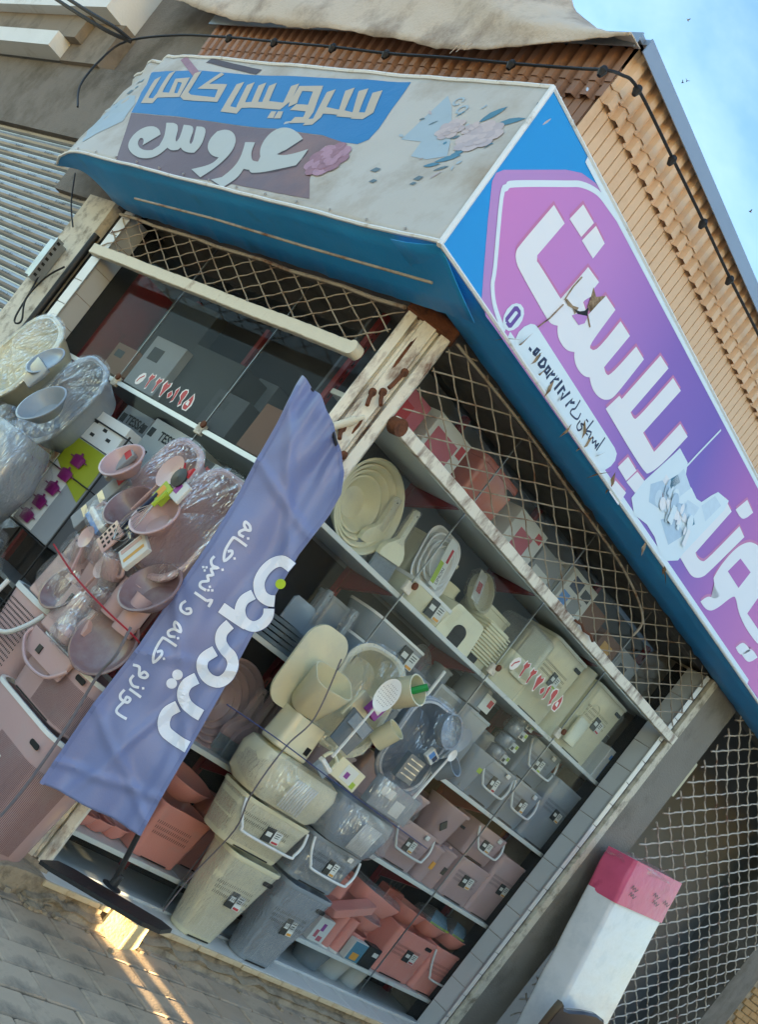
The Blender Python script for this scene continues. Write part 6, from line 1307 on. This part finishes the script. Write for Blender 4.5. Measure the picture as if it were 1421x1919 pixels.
# rack with cartons, boxes and cookware inside the left window
rk = G('wire_stand', 'black wire stand holding the pot carton before the left window', 'stand', -1.70, -.06, .12, True)
for x in (-.30, .30):
    MB().tube([(x, 0, 0), (x, 0, 2.0)], .007, 6).build('upright', 'black_plastic', rk); MB().tube([(x, .14, 0), (x, .14, 2.0)], .007, 6).build('upright', 'black_plastic', rk)
for z in (.4, .8, 1.21, 1.62, 1.98):
    for y in (0, .14): MB().tube([(-.3, y, z), (.3, y, z)], .005, 6).build('crossbar', 'black_plastic', rk)
    for k in range(9): MB().tube([(-.3 + k * .075, 0, z), (-.3 + k * .075, .14, z)], .0035, 5).build('wire', 'black_plastic', rk)
pc = G('pot_carton', 'carton printed with five purple pots and an olive corner', 'box', -1.68, -.05, 1.34, True)
MB().box(-.24, .24, 0, .12, 0, .62, b=.004).build('carton', 'box_grey', pc); MB().box(-.235, .02, -.002, 0, .01, .5).build('print', 'box_white', pc); MB().add([(-.235, -.003, .44), (.0, -.003, .36), (.235, -.003, .30), (.235, -.003, .615), (-.235, -.003, .615)], [(0, 1, 2, 3, 4)]).build('print', 'olive', pc)
MB().box(-.235, .235, -.0045, -.003, .5, .56).build('print', 'olive', pc)
for k in range(5):
    M = TR(-.10 + k * .022, -.014, .03 + k * .108)
    p = MB().lathe([(0, 0), (.062, 0), (.072, .055), (.066, .066), (.012, .074), (.014, .088), (0, .09)], 18, M, sy=.1).build('pot_picture', 'purple', pc)
    MB().box(-.105, .105, -.003, .0, .042, .050).build('pot_handles', 'purple', p, M)
lcarton('price_card', 'white paper sheet with small print on top of the pot carton', -1.70, -.05, 1.965, .46, .1, .2, 'box_white', patches=((.1, .3, .6, .7, 'ink_black'), (.5, .6, .5, .6, 'ink_black'), (.3, .4, .2, .3, 'ink_black'), (.7, .8, .3, .4, 'ink_black')))
sl_ = G('shelf_unit', 'dark steel shelving inside the left window', 'shelves', 0, 0, 0, True)
for z in (.5, 1.0, 1.5, 1.98, 2.44): MB().box(-3.0, -.75, .3, .75, z - .03, z, b=.003).build('shelf', 'box_grey', sl_)
for x in (-3.02, -2.1, -1.2, -.78): MB().box(x - .02, x + .02, .70, .74, .1, 3.3).build('post', 'red_steel', sl_)
MB().box(-3.3, -3.22, .3, 1.2, 1.6, 3.2).build('red_frame', 'red_steel', sl_)
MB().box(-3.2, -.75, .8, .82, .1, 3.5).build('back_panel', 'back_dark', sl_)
for i, (x, w, h, z, c, lab, mk) in enumerate(((-2.10, .36, .34, 2.0, 'box_grey', 'grey carton marked TESSA left of the pale one', 'ink_black'), (-1.68, .46, .36, 2.0, 'box_white', 'pale carton marked TESSA behind the pink goods', 'ink_black'), (-1.28, .34, .30, 2.0, 'box_dark', 'dark carton marked TESSA in red', 'st_red'))):
    t = lcarton('appliance_box', lab, x, .32, z, w, .3, h, c)
    text_on(t, 'TESSA', 0, 0, 0, .085, mk, M=TR(.03, -.004, h * .68) @ RX(PI / 2), bold=.002); MB().box(-w * .5 + .02, -w * .5 + .075, -.003, 0, h * .66, h * .66 + .06).build('logo', mk, t); MB().box(w * .5 - .06, w * .5 - .015, -.003, 0, h * .66, h * .66 + .06).build('logo', mk, t)
lcarton('appliance_box', 'white carton with small dark logo beside the flag', -.93, .30, 2.0, .34, .3, .30, 'box_white', patches=((.5, .92, .62, .78, 'ink_black'), (.2, .5, .1, .4, 'mauve')))
lcarton('coral_box', 'coral lidded box inside the left window under the pot carton corner', -1.62, .30, 1.51, .5, .25, .30, 'coral', patches=((.1, .9, .7, .75, 'coral_d'),))
for x, w_, h_, y_, m_, lab in ((-2.35, .40, .38, .34, 'box_grey', 'grey box with dark lid at the left of the upper window shelf'), (-1.45, .34, .26, .36, 'box_dark', 'small black box in the middle of the upper window shelf'), (-1.62, .22, .5, .62, 'panel_blue', 'narrow blue grey box standing behind the black box'), (-2.72, .3, .22, .32, 'carton', 'flat brown box near the far jamb')):
    lcarton('carton_box', lab, x, y_, 2.46, w_, .2, h_, m_, patches=((.15, .5, .55, .8, 'board_dim'),))
lcarton('carton_box', 'brown carton on the upper shelf of the left window', -.95, .35, 2.46, .36, .3, .30, 'carton')
lcarton('carton_box', 'dark grey carton near the top of the left window', -1.9, .4, 2.46, .6, .3, .46, 'board_dim')
lcarton('carton_box', 'large dim board leaning in the upper left window', -2.65, .5, 2.46, .5, .1, .75, 'board_dim', rz=.1)

# ------------------------------------------------------------------ mattress and chair at the right
mat('mat_plastic', '#e9ebec', .22, .05, 6., .9, 6., dirt='#d8dde0', dscale=4., damt=.4); mat('mat_pink', '#dc5f82', .35, .12, 7., .6, 14., dirt='#c04468', dscale=6., damt=.36)
mt_ = G('mattress', 'plastic wrapped white mattress with pink top standing on end', 'mattress', 4.96, -.34, .02, rx=-.13, ry=-.12)
def slab_(z0, z1, w, d, n=10, seed=0, puff=.012):
    q = MB(); rings = []
    for k in range(n + 1):
        z = z0 + (z1 - z0) * k / n; ring = []
        for a, b, c_ in rrect(w, d, .035, z, 4):
            s_ = 1 + puff * noise.noise((a * 4, b * 5, z * 6 + seed)); ring.append((a * s_, b * s_ - d / 2, z))
        rings.append(ring)
    q.loft(rings, True, True, True); return q
slab_(0, 1.76, .82, .26, 40, 1, .02).build('body', 'mat_plastic', mt_); slab_(1.74, 2.08, .832, .272, 10, 3, .05).build('pink_cover', 'mat_pink', mt_)
q = MB()
for k in range(26): q.add([(-.424, -.03, .1 + k * .064), (-.424, -.13, .135 + k * .064), (-.424, -.23, .1 + k * .064), (-.424, -.23, .11 + k * .064), (-.428, -.13, .147 + k * .064), (-.424, -.03, .11 + k * .064)], [(0, 1, 4, 5), (1, 2, 3, 4)])

for k, (x, z) in enumerate(((-.40, 1.88), (-.38, 1.83), (.05, 1.9), (.1, 1.85), (.3, 1.88))):
    drape(ribbon([(x, z), (x + .03, z + .03), (x + .05, z), (x + .08, z + .02), (x + .1, z - .01), (x + .14, z + .015)], .007), 'handwriting', MATS['ink_black'], mt_, lambda u, v, o_: Vector((u * .8, -.276 - o_, v)), .004)
film_shell(mt_, 0, -.13, 2.05, .43, .15, .05, 2.5, 24, 10, .2)
ch = G('brown_chair', 'glossy dark brown chair back before the mattress', 'chair', 4.50, -.64, .0)
pf = [(-.44, .0), (-.44, .86), (-.43, .955), (-.38, .92), (-.28, .925), (-.08, .97), (.12, 1.0), (.28, .99), (.40, .93), (.46, .80), (.46, .0)]
q = MB(); q.loft([[(a, .03, b) for a, b in pf], [(a * .98, -.0, b + .004) for a, b in pf], [(a * .94, -.02, b - .01) for a, b in pf]], True, True, True); q.build('backrest', 'brown_p', ch)
MB().box(-.36, .36, -.46, -.02, .40, .44, b=.015).build('seat', 'brown_p', ch)
for a, b in ((-.25, -.4), (.25, -.4), (-.25, 0.05), (.25, .05)): MB().tube([(a, b, 0), (a * .95, b * .95, .41)], .02, 8).build('leg', 'brown_p', ch)

# goods dimly seen behind the neighbour's grille
for x, y, z, w, d, h, c, lab in ((5.6, .8, .12, .9, .5, 1.2, 'box_dark', 'dark cabinet behind the wire grille'), (6.9, .9, .12, 1.0, .5, .9, 'box_grey', 'grey cabinet deeper behind the wire grille'), (5.4, .5, 2.75, .8, .4, .35, 'cream', 'cream carton on top behind the wire grille')):
    carton('store_cabinet', lab, x, y, z, w, d, h, c)
# ------------------------------------------------------------------ cables and string lights
cb = thing('string_lights', 'black string light cable along the parapet of both fronts', 'string lights')
P = [(-0.55, 3.7, 3.774), (-0.5, 4.036, 3.979), (-0.42, 4.252, 4.259), (-0.36, 4.24, 4.501), (-0.3, 3.735, 4.642), (-0.28, 3.073, 4.672), (-0.27, 2.537, 4.672), (-0.25, 1.936, 4.681), (-0.22, 1.462, 4.691), (-0.2, 0.971, 4.71), (-0.15, 0.548, 4.748), (-0.12, 0.147, 4.774), (-0.178, -0.1, 4.724), (-0.085, -0.11, 4.789), (0.053, -0.11, 4.839), (0.53, -0.1, 4.861), (1.002, -0.1, 4.872), (1.463, -0.1, 4.877), (1.966, -0.1, 4.893), (2.528, -0.1, 4.898)]
MB().tube(smooth_path(P, 6), .008, 6).build('cable', 'black', cb)
for p in (P[5], P[6], P[7], P[8], P[10], P[12], P[14], P[15], P[16], P[17]):
    MB().lathe([(0, -.032), (.012, -.03), (.024, 0), (.016, .02), (0, .03)], 8, Matrix.Translation(Vector(p) + Vector((0, 0, -.006)))).build('lamp_socket', 'black', cb)
for i, (dx, lab) in enumerate(((0, 'upper one of two thick black cables crossing the top left corner'), (14, 'lower one of two thick black cables crossing the top left corner'))):
    pts = [(-0.6, 5.398, 4.657), (-0.55, 4.758, 4.535), (-0.48, 4.324, 4.473), (-0.38, 4.106, 4.487)] if i == 0 else [(-0.6, 5.167, 4.66), (-0.55, 4.664, 4.568), (-0.48, 4.238, 4.505), (-0.38, 4.119, 4.496)]
    o = MB().tube(smooth_path(pts, 6), .014, 6).build('power_cable', 'black'); tag(o, lab, 'cable')
o = MB().tube(smooth_path([(-0.05, 4.279, 3.572), (-0.05, 4.01, 3.342), (-0.05, 3.736, 3.174)], 6), .006, 6).build('thin_wire', 'black'); tag(o, 'thin black wire hanging down to the electric bracket', 'wire')
o = MB().tube(smooth_path([(-0.06, 3.701, 2.814), (-0.06, 3.625, 2.641), (-0.06, 3.566, 2.419), (-0.06, 3.501, 2.366), (-0.06, 3.446, 2.405), (-0.06, 3.601, 2.552), (-0.06, 3.559, 2.752), (-0.06, 3.425, 2.876)], 6), .007, 6).build('looped_cable', 'black'); tag(o, 'looped black cable below the electric bracket', 'cable')
bd = None
for i, (x, y) in enumerate(((1290, 38), (1288, 152), (1282, 153), (1407, 397))):
    loc = Vector((35.691, 41.263, 40.852)) if i == 0 else Vector(((37.067, 39.958, 38.298), (38.326, 41.52, 39.309), (40.484, 33.958, 33.799))[i - 1])
    t = thing('bird', ('topmost dark bird in the sky', 'right bird of the close pair in the sky', 'left bird of the close pair in the sky', 'bird low in the sky near the right edge')[i], 'bird', tuple(loc), i * .7, 'birds in the sky')
    q = MB(); q.tube([(-.09, 0, 0), (-.03, 0, .01), (.04, 0, .01), (.09, 0, 0)], [.004, .03, .028, .008], 8); q.build('body', 'black', t)
    for s_ in (-1, 1): MB().add([(-.03, 0, .02), (.04, 0, .02), (.0, s_ * .12, .09), (-.05, s_ * .13, .08)], [(0, 1, 2, 3)]).build('wing', 'black', t, None, .004)
